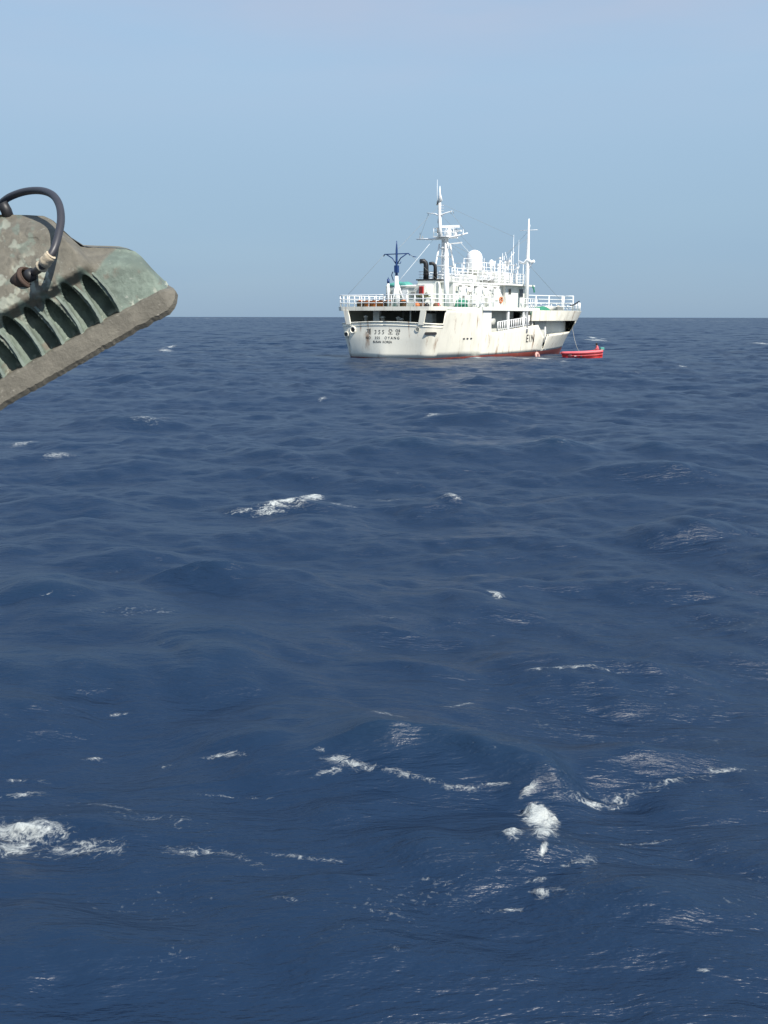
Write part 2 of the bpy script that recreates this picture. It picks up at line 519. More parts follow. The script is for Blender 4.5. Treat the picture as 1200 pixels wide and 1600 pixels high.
    b3 = N(t, 'ShaderNodeBump')
    b3.inputs['Distance'].default_value = 0.05
    b3.inputs['Strength'].default_value = 0.9
    L(fn, b3.inputs['Height'])
    L(b3.outputs['Normal'], foam.inputs['Normal'])
    ms = N(t, 'ShaderNodeMixShader')
    # stray bubbles and flecks, here and there
    fk = noise(geo.outputs['Position'], 26.0, 3, .6)
    fl = noise(mp2.outputs['Vector'], 1.1, 3, .6)
    fkr = N(t, 'ShaderNodeMapRange', interpolation_type='SMOOTHSTEP')
    fkr.inputs['From Min'].default_value = 1.26
    fkr.inputs['From Max'].default_value = 1.38
    fkr.inputs['To Max'].default_value = 0.14
    L(math_('ADD', fk, fl), fkr.inputs['Value'])
    L(math_('MAXIMUM', fr.outputs[0], fkr.outputs[0]), ms.inputs[0]); L(bs.outputs[0], ms.inputs[1]); L(foam.outputs[0], ms.inputs[2])
    L(ms.outputs[0], t.nodes['Material Output'].inputs['Surface'])
    return m
WATER_DEEP = (0.0080, 0.0228, 0.053, 1)
WATER_CREST = (0.009, 0.029, 0.059, 1)
me.materials.append(mat_sea())
sea = bpy.data.objects.new('sea', me)
COL.objects.link(sea)
sea['kind'] = 'structure'
# ------------------------------------------------------------------ building helpers
class MB:
    """collects shapes, links them as one mesh object"""
    def __init__(s):
        s.v, s.f, s.sm = [], [], []
    def add(s, vs, fs, smooth=False):
        o = len(s.v)
        s.v += [tuple(v) for v in vs]
        s.f += [tuple(i + o for i in f) for f in fs]
        s.sm += [smooth] * len(fs)
        return s
    def box(s, c, d, rz=0.0, taper=1.0, m=None):
        hx, hy, hz = d[0] / 2, d[1] / 2, d[2] / 2
        vs = []
        for z in (-hz, hz):
            k = taper if z > 0 else 1
            for x, y in ((-hx, -hy), (hx, -hy), (hx, hy), (-hx, hy)):
                p = Vector((x * k, y * k, z))
                if m is not None: p = m @ p
                elif rz: p = Matrix.Rotation(rz, 3, 'Z') @ p
                vs.append(p + Vector(c))
        return s.add(vs, [(3, 2, 1, 0), (4, 5, 6, 7), (0, 1, 5, 4), (1, 2, 6, 5), (2, 3, 7, 6), (3, 0, 4, 7)])
    def span(s, x0, x1, y0, y1, z0, z1):
        return s.box(((x0 + x1) / 2, (y0 + y1) / 2, (z0 + z1) / 2), (abs(x1 - x0), abs(y1 - y0), abs(z1 - z0)))
    def beam(s, p0, p1, w, h=None):
        p0, p1 = Vector(p0), Vector(p1)
        h = h or w
        d = p1 - p0
        L = d.length
        if L < 1e-6: return s
        d.normalize()
        up = Vector((0, 0, 1)) if abs(d.z) < .95 else Vector((1, 0, 0))
        a = d.cross(up).normalized()
        b = a.cross(d).normalized()
        vs = []
        for p in (p0, p1):
            for i, j in ((-1, -1), (1, -1), (1, 1), (-1, 1)):
                vs.append(p + a * i * w / 2 + b * j * h / 2)
        return s.add(vs, [(3, 2, 1, 0), (4, 5, 6, 7), (0, 1, 5, 4), (1, 2, 6, 5), (2, 3, 7, 6), (3, 0, 4, 7)])
    def tube(s, pts, r, n=8, caps=True, smooth=True):
        pts = [Vector(p) for p in pts]
        rs = r if isinstance(r, (list, tuple)) else [r] * len(pts)
        d0 = (pts[1] - pts[0]).normalized()
        up = Vector((0, 0, 1)) if abs(d0.z) < .9 else Vector((1, 0, 0))
        a = d0.cross(up).normalized()
        vs, fs = [], []
        for i, p in enumerate(pts):
            if i == 0: d = pts[1] - pts[0]
            elif i == len(pts) - 1: d = pts[-1] - pts[-2]
            else: d = (pts[i + 1] - pts[i]).normalized() + (pts[i] - pts[i - 1]).normalized()
            d.normalize()
            a = (a - d * a.dot(d)).normalized()
            b = d.cross(a)
            for k in range(n):
                t = 2 * math.pi * k / n
                vs.append(p + (a * math.cos(t) + b * math.sin(t)) * rs[i])
        m = len(pts)
        for i in range(m - 1):
            for k in range(n):
                k2 = (k + 1) % n
                fs.append((i * n + k, i * n + k2, (i + 1) * n + k2, (i + 1) * n + k))
        s.add(vs, fs, smooth)
        if caps:
            o = len(s.v) - len(vs)
            s.f += [tuple(o + k for k in reversed(range(n))), tuple(o + (m - 1) * n + k for k in range(n))]
            s.sm += [False, False]
        return s
    def lathe(s, prof, c=(0, 0, 0), n=16, smooth=True, m=None):
        vs, fs = [], []
        for r, z in prof:
            for k in range(n):
                t = 2 * math.pi * k / n
                p = Vector((r * math.cos(t), r * math.sin(t), z))
                if m is not None: p = m @ p
                vs.append(p + Vector(c))
        for i in range(len(prof) - 1):
            for k in range(n):
                k2 = (k + 1) % n
                fs.append((i * n + k, i * n + k2, (i + 1) * n + k2, (i + 1) * n + k))
        s.add(vs, fs, smooth)
        o = len(s.v) - len(vs)
        s.f += [tuple(o + k for k in reversed(range(n))), tuple(o + (len(prof) - 1) * n + k for k in range(n))]
        s.sm += [False, False]
        return s
    def torus(s, c, R, r, m=None, n=20, k=8):
        vs, fs = [], []
        for i in range(n):
            a = 2 * math.pi * i / n
            for j in range(k):
                b = 2 * math.pi * j / k
                p = Vector(((R + r * math.cos(b)) * math.cos(a), (R + r * math.cos(b)) * math.sin(a), r * math.sin(b)))
                if m is not None: p = m @ p
                vs.append(p + Vector(c))
        for i in range(n):
            for j in range(k):
                fs.append((i * k + j, ((i + 1) % n) * k + j, ((i + 1) % n) * k + (j + 1) % k, i * k + (j + 1) % k))
        return s.add(vs, fs, True)
    def prism(s, poly, y0, y1, axis='y'):
        """poly in the other two axes, extruded along axis"""
        n = len(poly)
        vs = []
        for t in (y0, y1):
            for a, b in poly:
                vs.append({'y': (a, t, b), 'x': (t, a, b), 'z': (a, b, t)}[axis])
        fs = [tuple(range(n)), tuple(range(2 * n - 1, n - 1, -1))]
        for i in range(n):
            j = (i + 1) % n
            fs.append((i, i + n, j + n, j))
        return s.add(vs, fs)
    def mesh(s, name, mat):
        me = bpy.data.meshes.new(name)
        me.from_pydata(s.v, [], s.f)
        me.polygons.foreach_set('use_smooth', s.sm)
        bm = bmesh.new()
        bm.from_mesh(me)
        bmesh.ops.recalc_face_normals(bm, faces=bm.faces)
        bm.to_mesh(me)
        bm.free()
        me.materials.append(mat)
        me.update()
        return me
    def build(s, name, mat, parent=None, loc=None, bevel=0.0):
        o = bpy.data.objects.new(name, s.mesh(name, mat))
        COL.objects.link(o)
        if parent is not None: o.parent = parent
        if loc is not None: o.location = loc
        if bevel:
            b = o.modifiers.new('bevel', 'BEVEL')
            b.width = bevel
            b.segments = 2
            b.limit_method = 'ANGLE'
        return o

def link_mesh(name, mesh, parent=None, loc=(0, 0, 0), rot=(0, 0, 0)):
    o = bpy.data.objects.new(name, mesh)
    COL.objects.link(o)
    if parent is not None: o.parent = parent
    o.location = loc
    o.rotation_euler = rot
    return o

def tag(o, label, cat, group=None):
    o['label'] = label
    o['category'] = cat
    if group: o['group'] = group
    return o

def thing(name, label, cat, loc=(0, 0, 0), rot=(0, 0, 0), group=None):
    o = bpy.data.objects.new(name, None)
    COL.objects.link(o)
    o.location = loc
    o.rotation_euler = rot
    return tag(o, label, cat, group)

def MAT(name, color, rough=.6, metal=0.0, var=0.0, vscale=3.0, rust=0.0, rust_col=(0.22, 0.09, 0.035), bump=0.0,
        streak=False, grime=0.0, grime_col=(0.30, 0.27, 0.20), rscale=1.3, rlo=.60):
    m = bpy.data.materials.new(name)
    m.use_nodes = True
    t = m.node_tree
    L = t.links.new
    b = t.nodes['Principled BSDF']
    b.inputs['Roughness'].default_value = rough
    b.inputs['Metallic'].default_value = metal
    c = (*color, 1)
    b.inputs['Base Color'].default_value = c
    if not (var or rust or bump or grime):
        return m
    tc = N(t, 'ShaderNodeTexCoord')
    mpn = N(t, 'ShaderNodeMapping')
    L(tc.outputs['Object'], mpn.inputs['Vector'])
    n1 = N(t, 'ShaderNodeTexNoise')
    n1.inputs['Scale'].default_value = vscale
    n1.inputs['Detail'].default_value = 6
    n1.inputs['Roughness'].default_value = .6
    L(mpn.outputs['Vector'], n1.inputs['Vector'])
    cur = None
    if var:
        r = N(t, 'ShaderNodeMix', data_type='RGBA')
        r.inputs[6].default_value = tuple(x * (1 - var) for x in color) + (1,)
        r.inputs[7].default_value = tuple(min(1, x * (1 + var * .6)) for x in color) + (1,)
        L(n1.outputs['Fac'], r.inputs[0])
        cur = r.outputs[2]
    def over(cur, col, scale, lo, hi, amt, sc3):
        mp3 = N(t, 'ShaderNodeMapping')
        mp3.inputs['Scale'].default_value = sc3
        L(tc.outputs['Object'], mp3.inputs['Vector'])
        n2 = N(t, 'ShaderNodeTexNoise')
        n2.inputs['Scale'].default_value = scale
        n2.inputs['Detail'].default_value = 8
        n2.inputs['Roughness'].default_value = .65
        L(mp3.outputs['Vector'], n2.inputs['Vector'])
        rg = N(t, 'ShaderNodeMapRange', interpolation_type='SMOOTHSTEP')
        rg.inputs['From Min'].default_value = lo
        rg.inputs['From Max'].default_value = hi
        rg.inputs['To Max'].default_value = amt
        L(n2.outputs['Fac'], rg.inputs['Value'])
        x = N(t, 'ShaderNodeMix', data_type='RGBA')
        if cur is None: x.inputs[6].default_value = c
        else: L(cur, x.inputs[6])
        x.inputs[7].default_value = (*col, 1)
        L(rg.outputs[0], x.inputs[0])
        return x.outputs[2]
    if grime:
        cur = over(cur, grime_col, rscale * .8, .45, .75, grime, (1, 1, .28) if streak else (1, 1, 1))
    if rust:
        cur = over(cur, rust_col, rscale * 1.7, rlo, rlo + .14, rust, (1, 1, .16) if streak else (1, 1, 1))
    if cur is not None: L(cur, b.inputs['Base Color'])
    if bump:
        bn = N(t, 'ShaderNodeBump')
        bn.inputs['Distance'].default_value = bump
        bn.inputs['Strength'].default_value = .8
        L(n1.outputs['Fac'], bn.inputs['Height'])
        L(bn.outputs['Normal'], b.inputs['Normal'])
    return m

M = dict(
    white=MAT('white_paint', (.78, .78, .73), .45, var=.10, vscale=1.5, rust=.35, streak=True, grime=.22, grime_col=(.45, .42, .33)),
    clean=MAT('clean_white_paint', (.80, .81, .80), .4, var=.06, vscale=4),
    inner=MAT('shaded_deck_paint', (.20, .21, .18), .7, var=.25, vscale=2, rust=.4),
    wall=MAT('deckhouse_paint', (.62, .63, .58), .6, var=.12, vscale=2, rust=.25, streak=True, grime=.4),
    deck=MAT('green_deck_paint', (.10, .20, .15), .7, var=.25, vscale=2, rust=.5),
    black=MAT('black_paint', (.015, .015, .017), .5, var=.3, vscale=6),
    navy=MAT('navy_blue_paint', (.012, .045, .16), .45, var=.2, vscale=5),
    glass=MAT('dark_glass', (.02, .022, .025), .08),
    letter=MAT('black_lettering', (.02, .02, .02), .6),
    orange=MAT('orange_plastic', (.55, .15, .035), .6, var=.3, vscale=5, grime=.3),
    brown=MAT('brown_line_gear', (.16, .09, .05), .85, var=.4, vscale=9, bump=.01),
    red=MAT('red_paint', (.48, .02, .02), .45, var=.2, vscale=3),
    green=MAT('green_tarpaulin', (.03, .22, .13), .7, var=.25, vscale=4, bump=.02),
    teal=MAT('teal_tarpaulin', (.08, .32, .27), .7, var=.25, vscale=4, bump=.02),
    rope=MAT('pale_rope', (.55, .52, .45), .9, var=.2, vscale=20),
    steel=MAT('worn_steel', (.30, .30, .28), .55, .3, var=.3, vscale=5, rust=.6),
    pink=MAT('faded_pink_rubber', (.62, .34, .30), .7, var=.2, vscale=6),
    skin=MAT('skin', (.28, .15, .09), .6),
    hair=MAT('black_hair', (.012, .01, .01), .7),
    dark_cloth=MAT('dark_clothing', (.02, .022, .026), .9, var=.3, vscale=12),
    red_cloth=MAT('faded_red_clothing', (.62, .14, .16), .9, var=.25, vscale=12),
)
# ------------------------------------------------------------------ the longline fishing ship
ship = thing('fishing_ship', 'white steel longline fishing ship with rust red waterline seen from its starboard quarter', 'ship',
             SHIP_LOC, (0, 0, SHIP_ROT))

def lerp(a, b, t): return a + (b - a) * t
def interp(x, tab):
    if x <= tab[0][0]: return tab[0][1]
    for (a, va), (b, vb) in zip(tab, tab[1:]):
        if x <= b: return lerp(va, vb, (x - a) / (b - a))
    return tab[-1][1]

def stem_x(z):                      # raked stem
    return interp(z, [(-2.5, 38.5), (-1, 40.3), (0, 41.3), (1.5, 42.5), (3.0, 43.8), (4.6, 44.7), (6, 45.8)])

def half_b(x, z):                   # half breadth of the hull at station x, height z (x measured forward from the transom)
    full = interp(z, [(-2.5, 3.4), (-1, 4.35), (0, 4.85), (2, 5.05), (4.6, 5.2), (6, 5.22)])
    full += max(0, 1 - x / 9.0) * interp(z, [(0, .0), (2.5, .22), (4.6, .50)])
    sx = stem_x(z)
    fl = interp(z, [(-2.5, 15), (0, 19), (3, 25), (4.6, 27)])
    p = interp(z, [(-2.5, 1.5), (0, 1.75), (4.6, 2.25)])
    t = max(0.0, min(1.0, (x - fl) / (sx - fl)))
    b = full * (1 - t ** p) ** interp(z, [(0, 1.0), (4.6, .82)])
    # fines a little towards the stern low down
    st = max(0.0, 1 - x / 14.0)
    b *= 1 - st * st * interp(z, [(-2.5, .5), (-.5, .12), (.5, .06), (2.5, .02), (4.6, 0.0)])
    return b

CR = 1.12                            # stern quarter corner: radius
QX = 1.05                           # where the straight side begins
def stern_plan(z):
    """points (x, y) of the quarter from transom centre to the straight side, starboard is -y"""
    b = half_b(.9, z)
    pts = []
    rake = interp(z, [(-2.5, 1.5), (-.5, .05), (.3, -.2), (2.2, -.45), (4.6, -.5)])
    kn = interp(z, [(-2.5, .9), (0, .62), (1.9, .22), (2.6, .05), (4.6, .03)])   # centre knuckle, stands out aft
    yc = b - CR
    for i in range(9):
        t = i / 8
        pts.append((rake - kn * (1 - t) - .02 + .12 * t * t, -yc * t))
    x0 = pts[-1][0]
    for i in range(1, 9):
        a = i / 8 * math.pi / 2
        pts.append((x0 + (QX - x0) * (1 - math.cos(a)), -yc - (half_b(QX, z) - yc) * math.sin(a)))
    return pts

STX = [QX, 1.5, 1.9, 2.6, 3.4, 4.3, 5.5, 7.3, 9, 11, 11.7, 13, 15, 17, 19, 20.5, 22.4, 23.2, 24.0, 24.5, 25.4, 27, 29, 31, 33, 34.5, 36, 37.3, 38.5, 39.6, 40.5]
def ring(z, stations):
    pts = stern_plan(z)
    pts += [(x, -half_b(x, z)) for x in stations[1:]]
    sx = stem_x(z)
    for t in (.25, .5, .7, .85, .95, 1.0):
        x = lerp(stations[-1], sx, t)
        pts.append((x, -half_b(x, z) if t < 1 else 0))
    return pts

def bulwark(x, y):                  # top of the main shell
    if x < 1.2 + 1e-6:
        return 3.48 - .22 * (abs(y) / 5.0) ** 2
    return interp(x, [(1.2, 3.26), (1.25, 4.78), (7.6, 4.78), (9.0, 4.70), (9.6, 2.42), (11.0, 2.36), (15, 2.62), (19, 2.90), (22.4, 3.06),
                      (24.0, 1.80), (24.5, 1.78), (24.52, .45), (25.35, .45), (25.4, 1.98), (31, 2.05), (36, 2.12), (44, 2.3)])

ZL = [-2.2, -1.2, -.6, -.2, .12, .28, .6, 1.2, 1.8, 2.4]
WL = .20                            # paint boundary
STX_S = sorted(set(STX + [1.2, 1.25, 7.6, 9.6, 24.52, 25.35, 25.4]))

def clipz(x, y, z, top): return min(z, top)

def hull_mesh():
    """two painted shells (red below, white above), thickness inside by a second skin"""
    red, white = MB(), MB()
    def strip(mb, zs, side):
        rows = []
        for zi in zs:
            row = []
            for k, (x, y) in enumerate(ring(zi if zi is not None else 0, STX_S)):
                row.append((x, y * side, zi))
            rows.append(row)
        n = len(rows[0])
        vs = [p for r in rows for p in r]
        fs = []
        for i in range(len(rows) - 1):
            for k in range(n - 1):
                fs.append((i * n + k, i * n + k + 1, (i + 1) * n + k + 1, (i + 1) * n + k))
        mb.add(vs, fs, True)
    def topstrip(mb, side, z0):
        """rows from z0 to the bulwark line, heights follow the line"""
        for fr0, fr1 in [(j / 8, (j + 1) / 8) for j in range(8)]:
            vs, fs = [], []
            base = ring(z0, STX_S)
            n = len(base)
            for fr in (fr0, fr1):
                for k in range(n):
                    bx, by = base[k]
                    top = bulwark(bx, by)
                    z = z0 + (top - z0) * fr
                    x, y = ring_cache(z, k)
                    vs.append((x, y * side, z))
            for k in range(n - 1):
                fs.append((k, k + 1, n + k + 1, n + k))
            mb.add(vs, fs, True)
    cache = {}
    def ring_cache(z, k):
        key = round(z, 3)
        if key not in cache: cache[key] = ring(key, STX_S)
        return cache[key][k]
    for side in (1, -1):
        strip(red, [-2.2, -1.2, -.6, -.2, .1, WL], side)
        topstrip(white, side, WL)
    red.add([(x, y, -2.2) for x, y in ring(-2.2, STX_S)] + [(x, -y, -2.2) for x, y in reversed(ring(-2.2, STX_S))],
            [tuple(range(2 * len(ring(-2.2, STX_S))))])
    return red, white

HULLW = MAT('hull_white_paint', (.84, .81, .69), .42, var=.08, vscale=.9, rust=.75, rust_col=(.25, .12, .05), streak=True, grime=.55,
            grime_col=(.50, .48, .39), rscale=.9, rlo=.555)
HULLR = MAT('antifouling_red', (.24, .045, .03), .6, var=.25, vscale=1.4, rust=.7, rust_col=(.30, .16, .09), streak=True, grime=.5, grime_col=(.20, .13, .09))
red_mb, white_mb = hull_mesh()
def weld(o, d=.004):
    bm = bmesh.new(); bm.from_mesh(o.data)
    bmesh.ops.remove_doubles(bm, verts=bm.verts, dist=d)
    bmesh.ops.recalc_face_normals(bm, faces=bm.faces)
    bm.to_mesh(o.data); bm.free()
    return o
o = weld(white_mb.build('hull', HULLW, ship))
s_ = o.modifiers.new('plate', 'SOLIDIFY'); s_.thickness = .09; s_.offset = -1
hull = o
o = red_mb.build('boot_topping', HULLR, ship)
o['label'] = 'rust red underwater paint with stains'

# bulwark capping rail along the stern, rubbing strip
def follow(zf, xs=None, out=0.0, side=-1, y0=None):
    """line on the shell at height zf(x, y) from transom centre forward"""
    pts = []
    base = ring(2.0, STX_S)
    for k, (bx, by) in enumerate(base):
        z = zf(bx, by)
        x, y = ring(z, STX_S)[k]
        if xs and not (xs[0] <= x <= xs[1]): continue
        nx = -out if k < 12 else 0
        pts.append((x + nx, (y - (out if k >= 6 else 0)) * -side, z))
    return pts
for sd in (-1, 1):
    a = follow(lambda x, y: bulwark(min(x, 1.19), y) - .02, (-2, 1.21), .03, sd)
    MB().tube(a, .05, 6).build('capping_rail', HULLW, ship)
    a = follow(lambda x, y: 3.16 - .2 * (abs(y) / 5.0) ** 2, (-2, 1.21), .02, sd)
    MB().tube(a, .028, 6).build('rubbing_strip', HULLW, ship)

# upper band round the stern (fascia of the boat deck) and posts between the openings
def band(name, z0, z1, xmax, side, t=.12, xmin=-9, mat=None, out=.02):
    lo, hi = follow(lambda x, y: z0, (xmin, xmax), out, side), follow(lambda x, y: z1, (xmin, xmax), out, side)
    vs = lo + hi
    n = len(lo)
    mb = MB().add(vs, [(k, k + 1, n + k + 1, n + k) for k in range(n - 1)], False)
    ob = mb.build(name, mat or HULLW, ship)
    s = ob.modifiers.new('plate', 'SOLIDIFY'); s.thickness = t; s.offset = 0
    return ob
for sd in (-1, 1):
    band('deck_fascia', 4.46, 4.82, 1.27, sd)
    band('forecastle_side', 3.50, 4.62, 60, sd, .1, xmin=20.4)
    band('forecastle_knuckle', 4.10, 4.15, 60, sd, .10, xmin=24.3)
# quarter posts
def post_at(tk, w0, side):
    """a slanted post on the shell at ring index range"""
    vs = []
    for z in (3.2, 4.5):
        r = ring(z, STX_S)
        for k in (tk, tk + w0):
            x, y = r[k]
            vs.append((x, y * -side, z))
    mb = MB().add(vs, [(0, 1, 3, 2)])
    ob = mb.build('quarter_post', HULLW, ship)
    s = ob.modifiers.new('plate', 'SOLIDIFY'); s.thickness = .14; s.offset = -.6
for sd in (-1, 1):
    post_at(7, 1, sd)
# stem bar beside the forward opening
for sd in (1, -1):
    vs = []
    fs = []
    ring_pts = []
    xs_of = lambda z: lerp(36.6, 37.7, (3.55 - z) / 1.6)
    for z in (1.9, 2.3, 2.7, 3.1, 3.55):
        row = []
        sx = stem_x(z)
        for j in range(9):
            x = lerp(xs_of(z), sx, (j / 8) ** .7)
            row.append((x, -half_b(x, z) * sd if j < 8 else 0, z))
        vs += row
    for i in range(4):
        for j in range(8):
            fs.append((i * 9 + j, i * 9 + j + 1, (i + 1) * 9 + j + 1, (i + 1) * 9 + j))
    ob = MB().add(vs, fs, True).build('stem_plating', HULLW, ship)
    s = ob.modifiers.new('plate', 'SOLIDIFY'); s.thickness = .08; s.offset = 0

# decks
def deck(name, z, x0, x1, mat, inset=.06, t=.08, ymax=None):
    n = 40
    top = []
    for i in range(n + 1):
        x = lerp(x0, x1, i / n)
        if x < QX:
            r = stern_plan(z)
            # half breadth of the stern plan at this x
            ys = [abs(p[1]) for p in r if p[0] <= x + 1e-3]
            b = max(ys) if ys else 0
        else:
            b = half_b(x, z)
        b = max(b - inset, .01)
        if ymax: b = min(b, ymax)
        top.append((x, b))
    poly = [(x, -b) for x, b in top] + [(x, b) for x, b in reversed(top)]
    return MB().prism(poly, z - t, z, 'z').build(name, mat, ship)
deck('main_deck', 1.25, .9, 41.5, M['inner'])
deck('boat_deck', 4.66, .15, 22.4, M['deck'], .03, .16)
deck('forecastle_deck', 4.0, 22.4, 44.2, M['deck'], .12, .1)

# enclosed space inside the stern: bulkheads, posts and winch shapes seen through the openings
MB().span(6.0, 6.15, -4.9, 4.9, 1.25, 4.5).build('bulkhead', M['inner'], ship)
MB().span(1.15, 1.5, 1.55, 2.25, 1.25, 4.48).build('pillar', M['wall'], ship)
MB().span(.9, 1.0, -2.05, -1.95, 1.25, 4.48).build('pillar', M['wall'], ship)
MB().span(2.2, 2.35, -.5, -.35, 1.25, 4.48).build('pillar', M['inner'], ship)
MB().span(1.6, 2.4, -3.9, -3.0, 1.25, 4.2).span(1.55, 1.6, -3.8, -3.1, 3.3, 4.1).build('control_locker', M['wall'], ship)
for (y, h) in ((2.95, 3.95), (1.05, 3.9), (-.65, 3.85), (-1.0, 3.72)):
    MB().lathe([(.16, 1.25), (.16, h - .1), (.24, h - .08), (.22, h), (.05, h + .08)], (1.0, y, 0), 10).build('bollard', M['wall'], ship)
MB().lathe([(.5, -.5), (.5, -.45), (.3, -.44), (.3, .44), (.5, .45), (.5, .5)], (3.6, 2.6, 3.0), 14, m=Matrix.Rotation(rad(90), 3, 'X')).span(3.3, 3.9, 2.2, 3.0, 1.25, 2.8).build('line_hauler', M['steel'], ship)
MB().span(1.0, 1.7, -4.3, -2.4, 4.50, 4.56).build('fairlead_board', M['wall'], ship)

# side recess under the bridge deck on both sides: inner walls and door
for sd in (-1, 1):
    MB().span(9.4, 19.3, sd * 3.5, sd * 3.6, 1.25, 4.5).build('house_side', M['wall'], ship)
    MB().span(21.0, 22.6, sd * 3.5, sd * 3.6, 1.25, 4.5).build('house_side', M['wall'], ship)
    MB().span(19.3, 21.0, sd * 2.9, sd * 2.95, 1.25, 4.5).build('dark_doorway', M['black'], ship)
    MB().prism([(25.9, sd * 3.7), (33.0, sd * 3.2), (37.5, sd * 2.0), (41.0, sd * .6), (41.0, sd * .5), (37.5, sd * 1.9), (33.0, sd * 3.1), (25.9, sd * 3.6)], 1.25, 3.95, 'z').build('forward_inner_wall', M['white'], ship)
MB().span(22.6, 22.7, -4.0, 4.0, 1.25, 4.5).build('bulkhead', M['inner'], ship)
MB().prism([(24.3, 1.25), (25.0, 1.25), (25.0, 3.6), (24.7, 3.9), (24.3, 3.9)], -3.5, -3.35).build('hauling_winch', M['wall'], ship)
MB().lathe([(.42, -.3), (.42, -.24), (.16, -.22), (.16, .22), (.42, .24), (.42, .3)], (23.9, -4.3, 2.35), 14, m=Matrix.Rotation(rad(90), 3, 'X')).span(23.6, 24.2, -4.5, -4.1, 1.25, 2.2).build('line_hauler', M['steel'], ship)
MB().span(23.2, 26.4, -4.32, -4.24, .3, 3.95).build('gate_screen', M['wall'], ship)
# side rollers at the hauling gate
MB().tube([(24.42, -5.0, 1.2), (24.42, -5.05, 2.85)], .08, 8).build('gate_post', M['clean'], ship)
MB().tube([(25.45, -4.95, 1.6), (27, -4.9, 1.62), (30, -4.62, 1.66), (33.6, -3.7, 1.72)], .05, 6)
# capping on the forward bulwark panel, open gate folded out
vs = [(25.4, -5.05, 2.02), (36.8, -half_b(36.8, 2.1) - .02, 2.16), (36.8, -half_b(36.8, 2.1) + .30, 2.16), (25.4, -4.75, 2.02)]
MB().add(vs + [(x, y, z - .07) for x, y, z in vs], [(0, 1, 2, 3), (7, 6, 5, 4), (0, 4, 5, 1), (1, 5, 6, 2), (2, 6, 7, 3), (3, 7, 4, 0)]).build('bulwark_cap', HULLW, ship)

# hawse holes and slots with rims
def plate_on(name, x, y, z, w, h, mat, nrm, rim=None, rnd=True, lift=.06):
    """rounded slot standing on the shell; nrm = outward direction in plan"""
    n = Vector((nrm[0], nrm[1], 0)).normalized()
    tdir = Vector((-n.y, n.x, 0))
    def outline(k, ww, hh):
        pts = []
        r = min(ww, hh) / 2
        for i in range(20):
            a = 2 * math.pi * i / 20
            cx = (ww / 2 - r) * (1 if math.cos(a) > 0 else -1)
            cz = (hh / 2 - r) * (1 if math.sin(a) > 0 else -1)
            pts.append((cx + r * math.cos(a), cz + r * math.sin(a)))
        return pts
    def disc(pts, l0, l1):
        vs = []
        for l in (l0, l1):
            for a, b in pts:
                vs.append(Vector((x, y, z)) + tdir * a + Vector((0, 0, b)) + n * l)
        k = len(pts)
        fs = [tuple(range(k)), tuple(range(2 * k - 1, k - 1, -1))] + [(i, (i + 1) % k, (i + 1) % k + k, i + k) for i in range(k)]
        return vs, fs
    o = MB().add(*disc(outline(0, w, h), -.1, lift)).build(name, mat, ship)
    if rim:
        pts = [Vector((x, y, z)) + tdir * a + Vector((0, 0, b)) + n * lift for a, b in outline(0, w + .06, h + .06)]
        MB().tube(pts + [pts[0]], rim, 6).build('hawse_rim', HULLW, o)
    return o
def shell_pt(y, z):
    r = ring(z, STX_S)[:17]
    for (xa, ya), (xb, yb) in zip(r, r[1:]):
        if abs(ya) <= abs(y) <= abs(yb):
            t = (abs(y) - abs(ya)) / (abs(yb) - abs(ya))
            x = lerp(xa, xb, t)
            n = Vector((-(abs(yb) - abs(ya)), -(xb - xa), 0)).normalized()   # starboard outward
            if y > 0: n.y = -n.y
            return x, y, n
    return 0, y, Vector((-1, 0, 0))
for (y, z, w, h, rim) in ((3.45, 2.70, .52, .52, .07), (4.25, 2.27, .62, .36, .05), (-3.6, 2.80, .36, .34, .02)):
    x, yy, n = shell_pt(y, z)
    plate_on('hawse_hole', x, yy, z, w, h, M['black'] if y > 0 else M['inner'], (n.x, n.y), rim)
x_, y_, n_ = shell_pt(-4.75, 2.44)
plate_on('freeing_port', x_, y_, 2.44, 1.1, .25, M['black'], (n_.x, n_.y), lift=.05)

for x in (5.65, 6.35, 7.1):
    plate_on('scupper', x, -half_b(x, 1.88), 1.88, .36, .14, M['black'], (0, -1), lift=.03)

# lettering
def text_mesh(body, size, mat, name, m, parent, cond=1.0, ext=.004, bold=.004):
    c = bpy.data.curves.new('t', 'FONT')
    c.body = body
    c.size = size
    c.extrude = 0.0
    c.offset = bold
    c.align_x = 'CENTER'
    c.align_y = 'CENTER'
    c.space_character = cond
    tmp = bpy.data.objects.new('t', c)
    COL.objects.link(tmp)
    bpy.context.view_layer.update()
    me = bpy.data.meshes.new_from_object(tmp.evaluated_get(bpy.context.evaluated_depsgraph_get()))
    bpy.data.objects.remove(tmp)
    me.name = name
    me.materials.clear()
    me.materials.append(mat)
    o = bpy.data.objects.new(name, me)
    COL.objects.link(o)
    o.parent = parent
    # paint lies on the plating: every point is set on the shell
    for v in me.vertices:
        p = m @ v.co
        if p.x > 10: p.y = -half_b(p.x, p.z) - .035
        else: p.x = shell_x(p.y, p.z) - .014
        v.co = p
    return o
_sc_cache = {}
def shell_x(y, z):
    key = round(z, 2)
    if key not in _sc_cache: _sc_cache[key] = [p for p in ring(key, STX_S)[:17]]
    r = _sc_cache[key]
    for (xa, ya), (xb, yb) in zip(r, r[1:]):
        if abs(ya) <= abs(y) <= abs(yb):
            return lerp(xa, xb, (abs(y) - abs(ya)) / (abs(yb) - abs(ya)))
    return r[0][0]
def place_text(x, y, z, nx, ny):
    n = Vector((nx, ny, 0)).normalized()
    zz = Vector((0, 0, 1))
    xx = zz.cross(n)
    return Matrix.Translation((x, y, z)) @ Matrix((xx, zz, n)).transposed().to_4x4()
